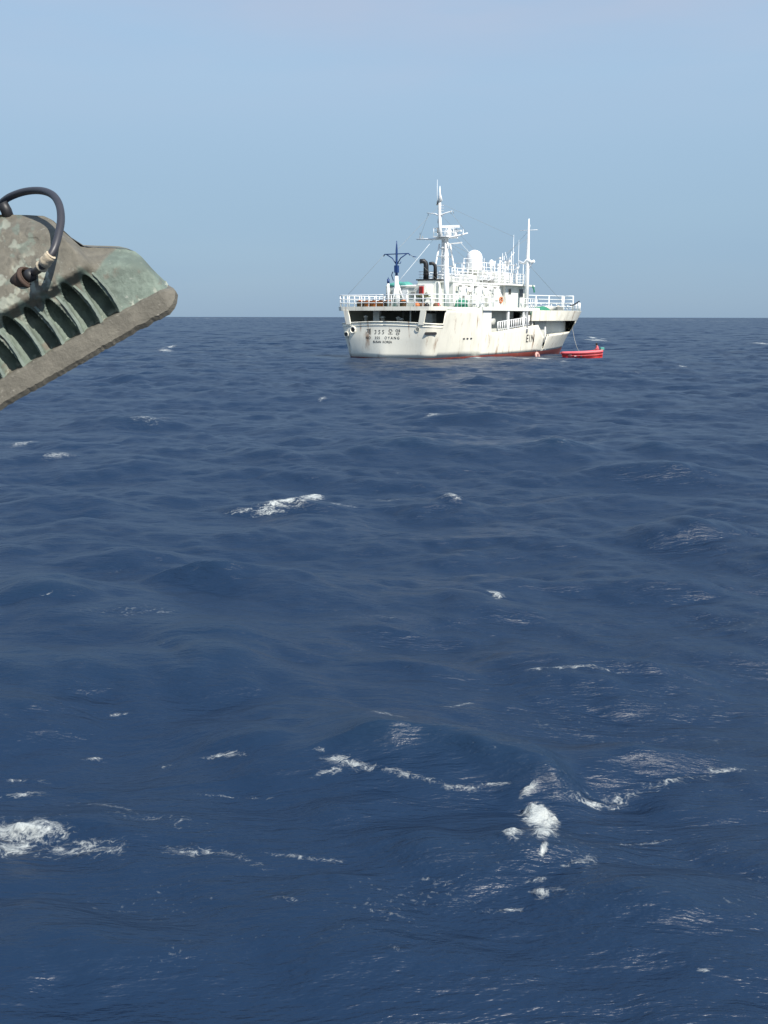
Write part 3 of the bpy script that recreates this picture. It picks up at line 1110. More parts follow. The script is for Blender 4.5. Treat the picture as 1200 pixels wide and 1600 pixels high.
for body, y, z, size, sp in (('제', 1.62, 2.52, .60, 1), ('3', .86, 2.50, .55, 1), ('5', .42, 2.50, .55, 1), ('5', 0.0, 2.50, .55, 1), ('오', -.78, 2.50, .60, 1), ('양', -1.55, 2.50, .60, 1),
                             ('NO', 1.66, 1.99, .34, 1.2), ('355', .60, 1.99, .34, 1.25), ('OYANG', -.98, 2.0, .34, 1.5), ('BUSAN', .62, 1.63, .30, 1.0), ('KOREA', -.50, 1.63, .30, 1.0)):
    x, yy, n = shell_pt(y, z)
    text_mesh(body, size, M['letter'], 'ship_name' if z > 2.2 else ('port_name' if z < 1.7 else 'romanised_name'), place_text(x - .05, y, z, n.x, n.y), ship, sp)
# side mark by the hauling gate
hb = half_b(22.3, 1.9)
text_mesh('EIN', 1.15, M['letter'], 'call_sign', place_text(20.6, -half_b(20.75, 1.65) - .04, 1.62, -.0, -1), ship, 1.3, bold=.004)

# ---------------------------------------------------------------- railings
post_meshes = {}
def railing(name, pts, h, bars, spacing=1.0, r=.035, mat=None, post_r=None, label=None):
    """bars at the given heights along the line pts; each post is a sub-part"""
    mat = mat or M['clean']
    mb = MB()
    for b in bars:
        mb.tube([(x, y, z + b) for x, y, z in pts], r * (1.25 if b == bars[-1] else 1), 6)
    o = mb.build(name, mat, ship)
    if label: o['label'] = label
    key = (round(h, 2), post_r or r, mat.name)
    if key not in post_meshes:
        post_meshes[key] = MB().tube([(0, 0, 0), (0, 0, h)], post_r or r * 1.2, 6).mesh('rail_post', mat)
    acc, nxt = 0.0, 0.0
    for a, b in zip(pts, pts[1:]):
        a, b = Vector(a), Vector(b)
        L = (b - a).length
        while nxt <= acc + L + 1e-6:
            p = a.lerp(b, (nxt - acc) / L if L else 0)
            link_mesh('rail_post', post_meshes[key], o, p)
            nxt += spacing
        acc += L
    return o
def edge(z, x0, x1, side, inset=.06):
    return [(x + (inset if i < 9 else 0), -side * (y + (inset if i >= 8 else 0)), z) for i, (x, y) in enumerate(ring(z, STX_S)) if x0 <= x <= x1]
e1 = edge(4.78, -2, 9.0, -1)      # starboard is -y
e1 = [(x, -abs(y), z) for x, y, z in e1]
e2 = [(x, abs(y), z) for x, y, z in e1]
railing('stern_railing', e1, 1.08, (.38, .72, 1.08), .82, .038)
railing('port_railing', e2, 1.08, (.38, .72, 1.08), .82, .038)
# bridge deck and passage
bd = [(x, -half_b(x, 4.6) + .08, 4.84) for x in (11.6, 14, 16, 18, 20, 22.2)]
railing('bridge_deck_railing', [(9.4, -half_b(9.4, 4.6) + .08, 4.84)] + bd[:1], .9, (.45, .9), 1.1, .03)
railing('bridge_deck_railing', bd[3:], .95, (.45, .95), .55, .03)
railing('bridge_deck_railing', [(x, -y, z) for x, y, z in bd], .95, (.45, .95), 1.1, .03)
for sd in (-1, 1):
    MB().span(9.2, 22.45, sd * 5.08, sd * 5.2, 4.52, 4.86).build('bridge_deck_fascia', M['white'], ship)
sr = [(x, -half_b(x, 2.8) + .04, bulwark(x, -5) + .02) for x in (12.7, 14, 16, 18, 19, 20.3)]
railing('passage_railing', sr, .92, (.14, .92), .52, .035, M['clean'], .075)
railing('passage_railing', [(x, -y, z) for x, y, z in sr], .92, (.14, .92), .52, .035, M['clean'], .075)
for x, w in ((15.05, .35), (18.7, .25)):
    MB().span(x - w / 2, x + w / 2, -5.1, -4.95, 2.6, 4.55).build('deck_pillar', M['clean'], ship)
MB().span(19.0, 21.4, -4.95, -4.5, 3.5, 4.1).span(19.0, 19.2, -4.95, -4.5, 1.3, 3.5).span(21.2, 21.4, -4.95, -4.5, 1.3, 3.5).build('line_arranger', M['white'], ship)
MB().lathe([(.05, -.2), (.42, -.2), (.42, .2), (.05, .2)], (12.9, -4.3, 3.45), 14, m=Matrix.Rotation(rad(90), 3, 'X')).build('hose_reel', M['wall'], ship)

# forecastle railing: tall, five bars
def fe(z, x0, x1, sd, n=9, inset=.12):
    return [(lerp(x0, x1, i / n), sd * (half_b(lerp(x0, x1, i / n), 4.6) - inset), z) for i in range(n + 1)]
for sd in (-1, 1):
    railing('forecastle_railing', fe(4.62, 36.4, 44.6, sd), .98, (.33, .66, .98), .85, .035)
railing('forecastle_railing', [(44.6, -.45, 4.62), (45.0, -.1, 4.62), (45.0, .1, 4.62), (44.6, .45, 4.62)], .98, (.33, .66, .98), .5, .035)
# working platform rails on the forecastle, higher
pf = fe(4.05, 23.0, 39.2, -1, 8, .9)
railing('foredeck_railing', [(22.8, 3.9, 4.3), (27, 3.9, 4.3), (33, 3.5, 4.3), (39.2, 2.2, 4.3), (43.6, .9, 4.3)], 2.25, (.9, 1.35, 1.8, 2.25), 2.6, .05, M['clean'], .085)
railing('foredeck_railing', [(43.6, .9, 4.3), (43.9, -.3, 4.3)], 2.25, (.9, 1.35, 1.8, 2.25), 1.2, .05, M['clean'], .085)

# ---------------------------------------------------------------- deckhouses
W = M['white']
MB().span(3.6, 7.4, -1.9, 2.4, 4.66, 6.86).build('aft_deckhouse', M['wall'], ship, bevel=.04)
MB().span(5.2, 7.3, -2.2, -.15, 4.66, 7.30).build('engine_casing', W, ship, bevel=.05)
MB().span(5.1, 7.4, -2.3, -.05, 7.30, 7.42).build('casing_top', M['black'], ship)
def funnel(x, y, z0, z1, r):
    o = MB().tube([(x, y, z0), (x, y, z1 - .42), (x - .03, y + .04, z1 - .2), (x - .16, y + .18, z1 - .03), (x - .42, y + .42, z1 - .06)], [r * 1.15, r * 1.05, r, r, r * .95], 12).build('exhaust_pipe', M['black'], ship)
    MB().torus((x, y, z0 + .5), r * 1.15, .04).build('pipe_flange', M['black'], o)
funnel(6.0, -.62, 7.4, 9.15, .23)
funnel(6.5, -1.35, 7.4, 8.95, .16)
# main house
MB().prism([(6.2, -3.5), (21.6, -3.5), (21.6, 3.5), (11.4, 3.5), (11.4, -1.0), (6.2, -1.0)], 4.66, 7.10, 'z').build('main_deckhouse', W, ship)
MB().prism([(6.0, -3.55), (15.6, -3.55), (16.4, -4.5), (22.6, -4.5), (23.4, -3.4), (23.4, 2.6), (23.2, 3.0), (21.0, 3.55), (11.2, 3.55), (11.2, -.9), (6.0, -.9)], 7.10, 7.26, 'z').build('bridge_roof', W, ship)
MB().prism([(9.4, -3.9), (22.4, -3.9), (22.4, 3.9), (9.4, 3.9)], 4.66, 4.9, 'z').build('coaming', W, ship)
# solid stepped side by the ladders: shell wall between quarter and recess
MB().span(9.6, 11.4, -5.0, -4.9, 2.4, 4.6).build('side_screen', W, ship)
MB().span(9.6, 11.4, 4.9, 5.0, 2.4, 4.6).build('side_screen', W, ship)
# bridge wing screen facing aft, with its square window
MB().prism([(17.0, 4.9), (21.4, 4.9), (21.4, 7.09), (16.6, 7.09)], -3.85, -3.52).build('bridge_wing', W, ship, bevel=.03)
wn = MB().span(16.28, 16.42, -4.2, -3.7, 6.35, 6.85)
for (x0, x1, y, z0, z1) in ((17.4, 17.95, -3.87, 6.25, 6.75), (20.0, 20.9, -3.87, 6.0, 6.8)):
    f = MB().span(x0 - .06, x1 + .06, y - .02, y + .01, z0 - .06, z1 + .06).build('window', M['wall'], ship)
    MB().span(x0, x1, y - .035, y - .022, z0, z1).build('pane', M['glass'], f)
MB().prism([(21.6, 4.9), (22.9, 4.9), (22.5, 7.1), (21.6, 7.1)], -3.3, 3.3).build('wheelhouse_front', W, ship)
for y in (-2.6, -1.3, 0, 1.3, 2.6):
    f = MB().span(22.68, 22.80, y - .5, y + .5, 6.0, 6.8).build('window', M['wall'], ship)
    MB().span(22.80, 22.82, y - .42, y + .42, 6.08, 6.72).build('pane', M['glass'], f)
# portholes and doors on the starboard house wall
for x, z in ((9.2, 6.2), (10.9, 6.2), (12.6, 6.2), (14.3, 6.2)):
    MB().lathe([(.2, 0), (.2, .05), (.14, .05), (.14, .03)], (x, -3.5, z), 12, m=Matrix.Rotation(rad(90), 3, 'X')).build('porthole', M['wall'], ship)
for x in (8.1, 15.4):
    d = MB().span(x, x + .75, -3.56, -3.50, 4.95, 6.75).build('door', M['clean'], ship)
    MB().span(x + .08, x + .16, -3.62, -3.56, 5.8, 5.95).build('handle', M['steel'], d)
# pillar and ladder at the aft corner of the roof
MB().tube([(5.0, -3.45, 4.8), (5.0, -3.45, 8.3)], .24, 10).build('roof_pillar', M['clean'], ship)
def ladder(p0, p1, w=.4, n=9, wd=(0, 1, 0)):
    p0, p1, wd = Vector(p0), Vector(p1), Vector(wd)
    mb = MB().beam(p0 - wd * w / 2, p1 - wd * w / 2, .05).beam(p0 + wd * w / 2, p1 + wd * w / 2, .05)
    for i in range(1, n):
        p = p0.lerp(p1, i / n)
        mb.beam(p - wd * w / 2, p + wd * w / 2, .035)
    return mb.build('ladder', M['clean'], ship)
ladder((10.6, -4.7, 2.4), (9.4, -4.7, 4.8), .5, 8)
ladder((14.6, -3.62, 4.85), (14.0, -3.62, 7.2), .5, 8, (1, 0, 0))
ladder((8.7, -4.5, 4.85), (10.4, -3.7, 7.2), .5, 8, (0, 1, 0))
# rails and boxes on the roof
rf = [(6.1, -3.4, 7.26), (12.6, -3.4, 7.26), (23.0, -3.0, 7.26), (23.2, 0, 7.26), (23.0, 3.0, 7.26), (11.4, 3.4, 7.26), (11.4, 1.2, 7.26)]
railing('roof_railing', rf, 1.18, (.3, .6, .9, 1.18), 1.05, .032)
MB().span(13.4, 15.3, -1.2, 1.0, 7.26, 8.1).build('roof_locker', W, ship, bevel=.03)
MB().span(19.6, 21.6, -2.3, 2.3, 7.26, 8.5).build('flying_bridge', M['white'], ship, bevel=.04)
for x, y, h in ((11.2, -2.6, .8), (16.6, -3.0, .7), (18.2, -2.9, 1.0)):
    MB().span(x, x + .6, y, y + .6, 7.26, 7.26 + h).build('vent_box', W, ship, bevel=.02)
# radome on a pedestal
MB().lathe([(.80, 0), (.86, .08), (.86, 1.08), (.83, 1.32), (.73, 1.55), (.56, 1.74), (.34, 1.87), (.12, 1.93), (.02, 1.94)], (17.0, 0, 8.86), 28).build('satellite_radome', M['clean'], ship)
MB().lathe([(.5, 7.26), (.35, 7.5), (.3, 8.5), (.92, 8.76), (.92, 8.86)], (17.0, 0, 0), 20).build('radome_pedestal', M['wall'], ship)
MB().lathe([(.13, 7.26), (.13, 9.1), (.28, 9.25), (.3, 9.45), (.26, 9.68), (.12, 9.82), (.02, 9.86)], (18.6, -1.2, 0), 14).build('small_radome', M['clean'], ship)

# main mast: tripod, platform, radar, upper mast
mx, my = 10.7, 0.0
MB().tube([(mx, my, 4.9), (mx, my, 7.2), (mx, my, 11.7)], [.46, .44, .34], 14).build('mast_column', M['clean'], ship)
for (bx, by, tx, ty) in ((9.7, .85, 10.3, .4), (9.7, -.7, 10.3, -.3), (12.0, -.7, 11.2, -.3), (12.0, .75, 11.2, .35)):
    MB().tube([(bx, by, 7.2), (tx, ty, 11.0)], .085, 8).build('mast_leg', M['clean'], ship)
for z, d in ((8.0, 1.05), (8.9, .85), (9.8, .66), (10.6, .48)):
    mb = MB()
    a = [(mx - .95 * d, .8 * d, z), (mx - .95 * d, -.66 * d, z), (mx + 1.2 * d, -.66 * d, z), (mx + 1.2 * d, .72 * d, z)]
    mb.tube(a + [a[0]], .045, 6).build('mast_brace', M['clean'], ship)
ladder((mx - .45, -.1, 7.3), (mx - .4, -.1, 11.6), .35, 14)
MB().span(mx - 1.1, mx + 1.3, -.75, .75, 11.62, 11.72).build('mast_platform', M['clean'], ship)
pr_ = [(mx - 1.05, -.7, 11.72), (mx + 1.25, -.7, 11.72), (mx + 1.25, .7, 11.72), (mx - 1.05, .7, 11.72), (mx - 1.05, -.7, 11.72)]
railing('platform_railing', pr_, .75, (.4, .75), .75, .025)
MB().tube([(mx - .7, 2.9, 11.55), (mx - .55, 1.2, 11.5), (mx - .4, 0, 11.5), (mx - .4, -1.2, 11.62), (mx - .3, -2.7, 11.92)], [.06, .1, .12, .1, .06], 8).build('crosstree', M['clean'], ship)
for y, h in ((2.6, .62), (-2.3, .55), (2.3, .3)):
    MB().lathe([(.05, 0), (.07, .05), (.045, .12), (.02, h)], (mx - .5, y, 11.62 + (.12 if y < 0 else -.05)), 8).build('mast_light', M['steel'] if y > 0 else M['clean'], ship)
# radar scanners
o = MB().lathe([(.28, 11.72), (.28, 12.25), (.2, 12.35), (.12, 12.6)], (mx + .6, -.1, 0), 12).build('radar_pedestal', M['clean'], ship)
MB().box((mx + .6, -.1, 12.72), (.28, 2.1, .24), rz=rad(20)).build('radar_scanner', M['clean'], o)
o = MB().lathe([(.2, 11.72), (.2, 12.0), (.1, 12.2)], (mx + .9, -.75, 0), 12).build('radar_pedestal', M['clean'], ship)
MB().box((mx + .9, -.75, 12.28), (.2, 1.3, .16), rz=rad(-12)).build('radar_scanner', M['clean'], o)
ux = 9.75
MB().tube([(ux, 0, 11.7), (ux - .1, 0, 12.6), (ux - .2, 0, 14.9)], [.24, .17, .13], 10).build('upper_mast', M['clean'], ship)
MB().tube([(ux - .2, 0, 14.9), (ux - .25, -.03, 15.7), (ux - .25, -.03, 16.4)], [.18, .09, .03], 8).tube([(ux - .22, -.1, 14.9), (ux - .22, -.26, 15.05), (ux - .24, -.03, 15.8)], .05, 6).build('topmast_fin', M['clean'], ship)
MB().tube([(ux - .25, .22, 14.7), (ux - .27, .26, 15.6), (ux - .27, .26, 17.0)], [.03, .025, .015], 6).build('whip_aerial', M['clean'], ship)
MB().span(ux - .3, ux - .1, -.02, .34, 14.62, 14.72).lathe([(.09, 14.72), (.09, 14.95), (.03, 15.1)], (ux - .2, .24, 0), 8).build('masthead_lamp', M['steel'], ship)
MB().tube([(ux - .15, .12, 12.0), (ux - .2, .16, 14.5)], .035, 6).lathe([(.1, 0), (.12, .1), (.1, .45), (.02, .55)], (ux - .15, .18, 12.0), 8).lathe([(.06, 0), (.08, .1), (.05, .45), (.02, .5)], (ux - .15, .16, 12.9), 8).build('cable_conduit', M['steel'], ship)
MB().tube([(ux - .2, 1.45, 13.95), (ux - .18, .5, 13.82), (ux - .15, 0, 13.6), (ux - .15, -.5, 13.80), (ux - .1, -1.35, 14.0)], [.03, .06, .12, .07, .03], 8).build('yardarm', M['clean'], ship)
for z in (14.3, 14.05, 14.55):
    MB().beam((ux - .18, -.05, z), (ux - .18, -.42, z + .02), .05).build('mast_step', M['clean'], ship)
for y, z in ((1.35, 13.7), (-1.5, 13.75), (-1.2, 13.72)):
    MB().tube([(ux - .15, y, 14.0), (ux - .15, y - .05, z)], .025, 6).build('signal_block', M['steel'], ship)
MB().beam((mx + .2, -.3, 11.0), (mx + .4, -1.7, 11.12), .12).build('lamp_bracket', M['clean'], ship)
# stays from the mast
def stay(a, b, r=.012, name='stay_wire', sag=.0, mat=None):
    a, b = Vector(a), Vector(b)
    pts = [a.lerp(b, t) - Vector((0, 0, sag * 4 * t * (1 - t))) for t in (0, .25, .5, .75, 1)]
    MB().tube(pts, r, 5).build(name, mat or M['steel'], ship)
stay((mx - .5, 1.0, 11.5), (6.8, 3.0, 7.3), .018, mat=M['clean'])
stay((mx - .4, -1.5, 11.5), (13.5, -3.2, 8.4), .018, mat=M['clean'])
stay((ux - .2, 0, 14.6), (1.7, 0, 9.9), .012)
stay((ux - .15, -1.2, 13.9), (mx, -2.5, 11.9), .012)
stay((ux - .15, 1.3, 13.9), (mx - .6, 2.6, 11.6), .012)
# square frame beside the mast
fr = [(9.9, -2.6, 7.3), (9.9, -2.6, 9.5), (11.7, -2.6, 9.55), (11.7, -2.6, 7.3)]
MB().tube(fr, .05, 6, smooth=False).build('aerial_frame', M['clean'], ship)

# aerials between radome and foremast
for x, y, z0, z1, r, tip in ((20.6, -1.5, 7.2, 10.6, .07, 0), (21.6, -1.2, 7.2, 10.4, .08, 0), (22.2, -2.0, 7.2, 12.6, .045, 1), (22.6, -1.6, 7.2, 10.9, .06, 0), (22.9, -2.3, 7.2, 12.1, .035, 1), (21.2, 1.0, 7.2, 10.2, .06, 0), (19.4, -2.4, 7.2, 9.2, .07, 0), (20.0, -2.9, 7.2, 8.9, .08, 0), (22.9, -2.9, 7.2, 9.6, .06, 0)):
    MB().tube([(x, y, z0), (x, y, lerp(z0, z1, .5)), (x, y, z1)], [r, r * .8, r * .35], 8).build('aerial', M['clean'], ship)
MB().lathe([(.05, 9.2), (.42, 9.75), (.46, 9.9), (.38, 9.85), (.05, 9.5)], (21.0, -1.9, 0), 14).tube([(21.0, -1.9, 7.26), (21.0, -1.9, 9.3)], .07, 8).tube([(21.0, -1.9, 9.8), (20.8, -1.7, 10.7)], .035, 6).tube([(21.0, -1.9, 9.8), (21.4, -2.5, 10.7)], .035, 6).build('tracking_aerial', M['clean'], ship)

# foremast at the starboard side with its boom head
fx_, fy_ = 19.55, -4.95
MB().tube([(fx_, fy_, 2.3), (fx_, fy_, 9.3), (fx_, fy_, 12.0), (fx_, fy_, 13.9)], [.23, .20, .14, .06], 12).build('side_mast', M['clean'], ship)
MB().tube([(fx_, fy_ + 1.0, 9.62), (fx_, fy_ + .45, 9.42), (fx_, fy_, 9.75), (fx_, fy_ - .45, 9.5), (fx_, fy_ - .75, 9.62)], [.13, .13, .26, .14, .16], 10).build('mast_crosshead', M['clean'], ship)
MB().tube([(fx_, fy_ + .85, 9.5), (fx_, fy_ + 1.1, 8.6)], .04, 6).tube([(fx_, fy_ - .6, 9.5), (fx_, fy_ - .15, 8.9)], .05, 6).build('crosshead_stay', M['clean'], ship)
MB().tube([(fx_, fy_ + 1.0, 12.75), (fx_, fy_ - 1.0, 12.75)], .03, 6).build('mast_yard', M['clean'], ship)
MB().tube([(fx_, fy_ - .1, 11.1), (fx_, fy_ - .1, 11.6)], .06, 8).tube([(fx_, fy_ - .1, 12.9), (fx_, fy_ - .1, 13.3)], .05, 8).build('mast_lamp', M['clean'], ship)
for z in (2.7, 4.9):
    MB().torus((fx_, fy_, z), .2, .05).build('mast_collar', M['clean'], ship)
stay((fx_, fy_, 9.4), (34.0, -3.6, 5.0), .014)
MB().prism([(19.8, 7.2), (20.2, 6.95), (20.45, 6.5), (20.2, 6.4), (20.05, 6.8), (19.8, 6.95)], -5.5, -5.44).build('green_flag', M['green'], ship)

# blue aft mast
ax, ay = 1.7, 0.0
MB().tube([(ax, ay, 4.7), (ax, ay, 7.6)], [.30, .16], 10).build('aft_mast_base', M['clean'], ship)
MB().tube([(ax, ay - .02, 7.2), (ax + .9, ay - .5, 4.7)], .09, 8).tube([(ax, ay, 7.2), (ax - .5, ay + .2, 4.7)], .07, 8).build('aft_mast_strut', M['clean'], ship)
o = MB().tube([(ax, ay, 7.5), (ax, ay, 8.7), (ax, ay, 9.9), (ax, ay, 10.4), (ax, ay, 10.75)], [.13, .10, .10, .06, .03], 10).build('aft_mast', M['navy'], ship)
o['label'] = 'dark blue upper part of the aft mast'
MB().tube([(ax, 1.45, 9.42), (ax, 1.3, 9.58), (ax, -1.3, 9.58), (ax, -1.45, 9.42)], .055, 6).tube([(ax, 1.1, 9.56), (ax, .45, 9.2), (ax, 0, 8.6)], .05, 6).tube([(ax, -1.1, 9.56), (ax, -.45, 9.2), (ax, 0, 8.6)], .05, 6).build('mast_arm', M['navy'], ship)
MB().span(ax - .16, ax + .16, -.17, .17, 7.9, 8.55).build('mast_light_box', M['navy'], ship)
MB().tube([(ax, 0, 8.75), (ax, -.4, 8.72), (ax, -.48, 8.9)], .035, 6).build('lamp_hook', M['navy'], ship)
MB().tube([(ax, -1.75, 9.28), (ax, -2.1, 9.26)], .04, 6).tube([(ax, -1.4, 9.5), (ax, -1.8, 9.3)], .012, 5).build('hanging_block', M['navy'], ship)
MB().tube([(ax, .4, 8.0), (ax, .55, 7.7), (ax, .35, 7.2)], .04, 6).build('rope_coil', M['navy'], ship)
o = MB().tube([(.45, .1, 4.7), (.45, .1, 6.9)], .11, 8).build('ensign_post', M['clean'], ship)
MB().tube([(.45, .1, 6.9), (.45, .1, 7.3)], .12, 8).tube([(.45, .1, 7.3), (.45, .1, 7.45)], .04, 6).build('post_lamp', M['navy'], ship)

# ---------------------------------------------------------------- small fittings that crowd the upper works
for x in (13.2, 14.6):
    o = MB().tube([(x - .5, -3.15, 7.75), (x + .5, -3.15, 7.75)], .27, 12).build('liferaft_canister', M['clean'], ship)
    MB().span(x - .4, x + .4, -3.4, -2.9, 7.26, 7.5).build('cradle', M['steel'], o)
    for d in (-.25, .25):
        MB().torus((x + d, -3.15, 7.75), .275, .02, m=Matrix.Rotation(rad(90), 3, 'Y')).build('strap', M['steel'], o)
for (x, y, z, h, r) in ((8.2, -2.9, 7.26, .9, .17), (9.4, -2.0, 7.26, .7, .14), (15.8, -2.4, 7.26, 1.1, .16), (19.0, -3.3, 7.26, .8, .12), (12.2, 1.4, 7.26, 1.2, .2)):
    MB().lathe([(r * .7, 0), (r * .7, h * .6), (r, h * .65), (r * 1.1, h * .85), (r * .6, h), (.01, h * 1.03)], (x, y, z), 12).build('mushroom_vent', M['clean'], ship)
for (x, y, z1) in ((16.0, -3.3, 9.0), (17.8, -3.2, 9.4), (18.6, -2.2, 9.9), (19.8, -1.0, 9.6), (20.4, -3.2, 9.3), (21.5, -2.9, 9.0), (22.4, -.4, 9.8), (21.9, 1.6, 9.3), (14.4, 1.8, 9.2), (8.8, -3.2, 8.9)):
    MB().tube([(x, y, 7.2), (x, y, z1)], [.06, .045], 8).build('stanchion', M['clean'], ship)
    MB().lathe([(.09, 0), (.11, .06), (.11, .18), (.03, .24)], (x, y, z1 - .05), 10).build('deck_light', M['clean'], ship)
railing('upper_bridge_railing', [(15.6, -1.7, 8.5), (18.8, -1.7, 8.5), (22.4, -2.3, 8.5), (22.6, 2.3, 8.5)], .9, (.45, .9), .9, .03)
railing('upper_bridge_railing', [(15.6, -1.7, 8.5), (15.6, 1.5, 8.5)], .9, (.45, .9), .8, .03)
MB().span(15.4, 19.0, -1.8, 1.6, 8.42, 8.5).build('radome_platform', W, ship)
# boxes, pipes and brackets on the starboard house wall
rng = random.Random(5)
for k in range(13):
    x = 6.6 + k * .72 + rng.uniform(-.2, .2)
    z = rng.uniform(5.2, 6.7)
    w, h = rng.uniform(.18, .5), rng.uniform(.15, .5)
    MB().span(x, x + w, -3.5 - rng.uniform(.08, .22), -3.49, z, z + h).build('wall_box', rng.choice([M['wall'], M['steel'], W, M['clean']]), ship)
for x in (7.3, 9.9, 11.9, 13.2, 15.6):
    MB().tube([(x, -3.58, 4.8), (x, -3.58, 6.8), (x + .2, -3.58, 7.05)], .05, 8).build('vent_pipe', M['clean'], ship)
for x in (6.9, 8.6, 10.3, 12.1, 14.2):
    MB().tube([(x, -3.5, 6.9), (x, -3.85, 6.85)], .03, 6).lathe([(.12, -.08), (.16, .05), (.02, .1)], (x, -3.92, 6.8), 10).build('wall_lamp', M['steel'], ship)
# walkway fittings on the boat deck, starboard
for (x, y, w, d, h, m) in ((8.4, -4.5, .5, .4, .8, 'wall'), (10.0, -4.6, .6, .35, .6, 'clean'), (11.4, -4.5, .4, .4, 1.0, 'wall'), (12.8, -4.6, .7, .35, .55, 'clean')):
    MB().span(x, x + w, y, y + d, 4.85, 4.85 + h).build('deck_locker', M[m], ship, bevel=.02)
# aft face fittings of the deckhouse
for (y, z, w, h, m) in ((2.0, 5.3, .5, .9, 'steel'), (1.0, 5.6, .35, .5, 'wall'), (.2, 5.2, .6, 1.2, 'clean'), (-.7, 5.8, .4, .4, 'steel')):
    MB().span(3.48, 3.6, y - w / 2, y + w / 2, z, z + h).build('wall_box', M[m], ship)
MB().tube([(3.5, 1.5, 4.7), (3.5, 1.5, 6.6), (3.5, .6, 6.75), (3.5, -1.0, 6.75)], .05, 8).build('vent_pipe', M['clean'], ship)
# derrick posts, rigging between masts
stay((10.2, 0, 11.4), (21.0, -1.5, 8.8), .014)
stay((10.2, 0, 11.5), (22.6, 1.8, 8.6), .012)
stay((9.6, 0, 14.8), (22.2, -2.0, 12.4), .010)
stay((9.6, .1, 13.9), (17.0, 0, 10.8), .010)
stay((1.7, -1.3, 9.6), (4.0, -3.4, 7.0), .012)
stay((1.7, 1.3, 9.6), (.2, 4.6, 5.8), .012)
stay((19.55, -4.95, 12.7), (22.6, -.4, 9.9), .012)
stay((19.55, -4.95, 12.0), (12.0, -3.4, 8.4), .012)
# plate seams: thin weld ridges down the shell
for x in (3.4, 5.5, 7.6, 11.0, 13.0, 15.0, 17.0, 19.0):
    pts = []
    zt = bulwark(x, -5) - .05
    for i in range(9):
        z = lerp(.25, zt, i / 8)
        pts.append((x, -half_b(x, z) - .004, z))
    MB().tube(pts, .011, 5).build('weld_seam', HULLW, ship)
for z in ():
    pts = [(x, -half_b(x, z) - .004, z) for x in (1.3, 2.6, 4.3, 7, 9, 11, 13, 15, 17, 19, 21)]
    MB().tube(pts, .011, 5).build('weld_seam', HULLW, ship)
# ---------------------------------------------------------------- things on and beside the ship
SM = Matrix.Translation(SHIP_LOC) @ Matrix.Rotation(SHIP_ROT, 4, 'Z')
def on_ship(x, y, z): return SM @ Vector((x, y, z))

def skinned(name, joints, edges, radii, mat, parent=None, sub=2):
    me = bpy.data.meshes.new(name)
    me.from_pydata([Vector(j) for j in joints], edges, [])
    o = bpy.data.objects.new(name, me)
    COL.objects.link(o)
    sk = o.modifiers.new('skin', 'SKIN')
    for i, r in enumerate(radii):
        me.skin_vertices[0].data[i].radius = (r, r)
    me.skin_vertices[0].data[0].use_root = True
    ss = o.modifiers.new('sub', 'SUBSURF')
    ss.levels = ss.render_levels = sub
    bpy.context.view_layer.update()
    m2 = bpy.data.meshes.new_from_object(o.evaluated_get(bpy.context.evaluated_depsgraph_get()))
    bpy.data.objects.remove(o)
    m2.name = name
    m2.materials.clear()
    m2.materials.append(mat)
    m2.polygons.foreach_set('use_smooth', [True] * len(m2.polygons))
    o = bpy.data.objects.new(name, m2)
    COL.objects.link(o)
    if parent: o.parent = parent
    return o

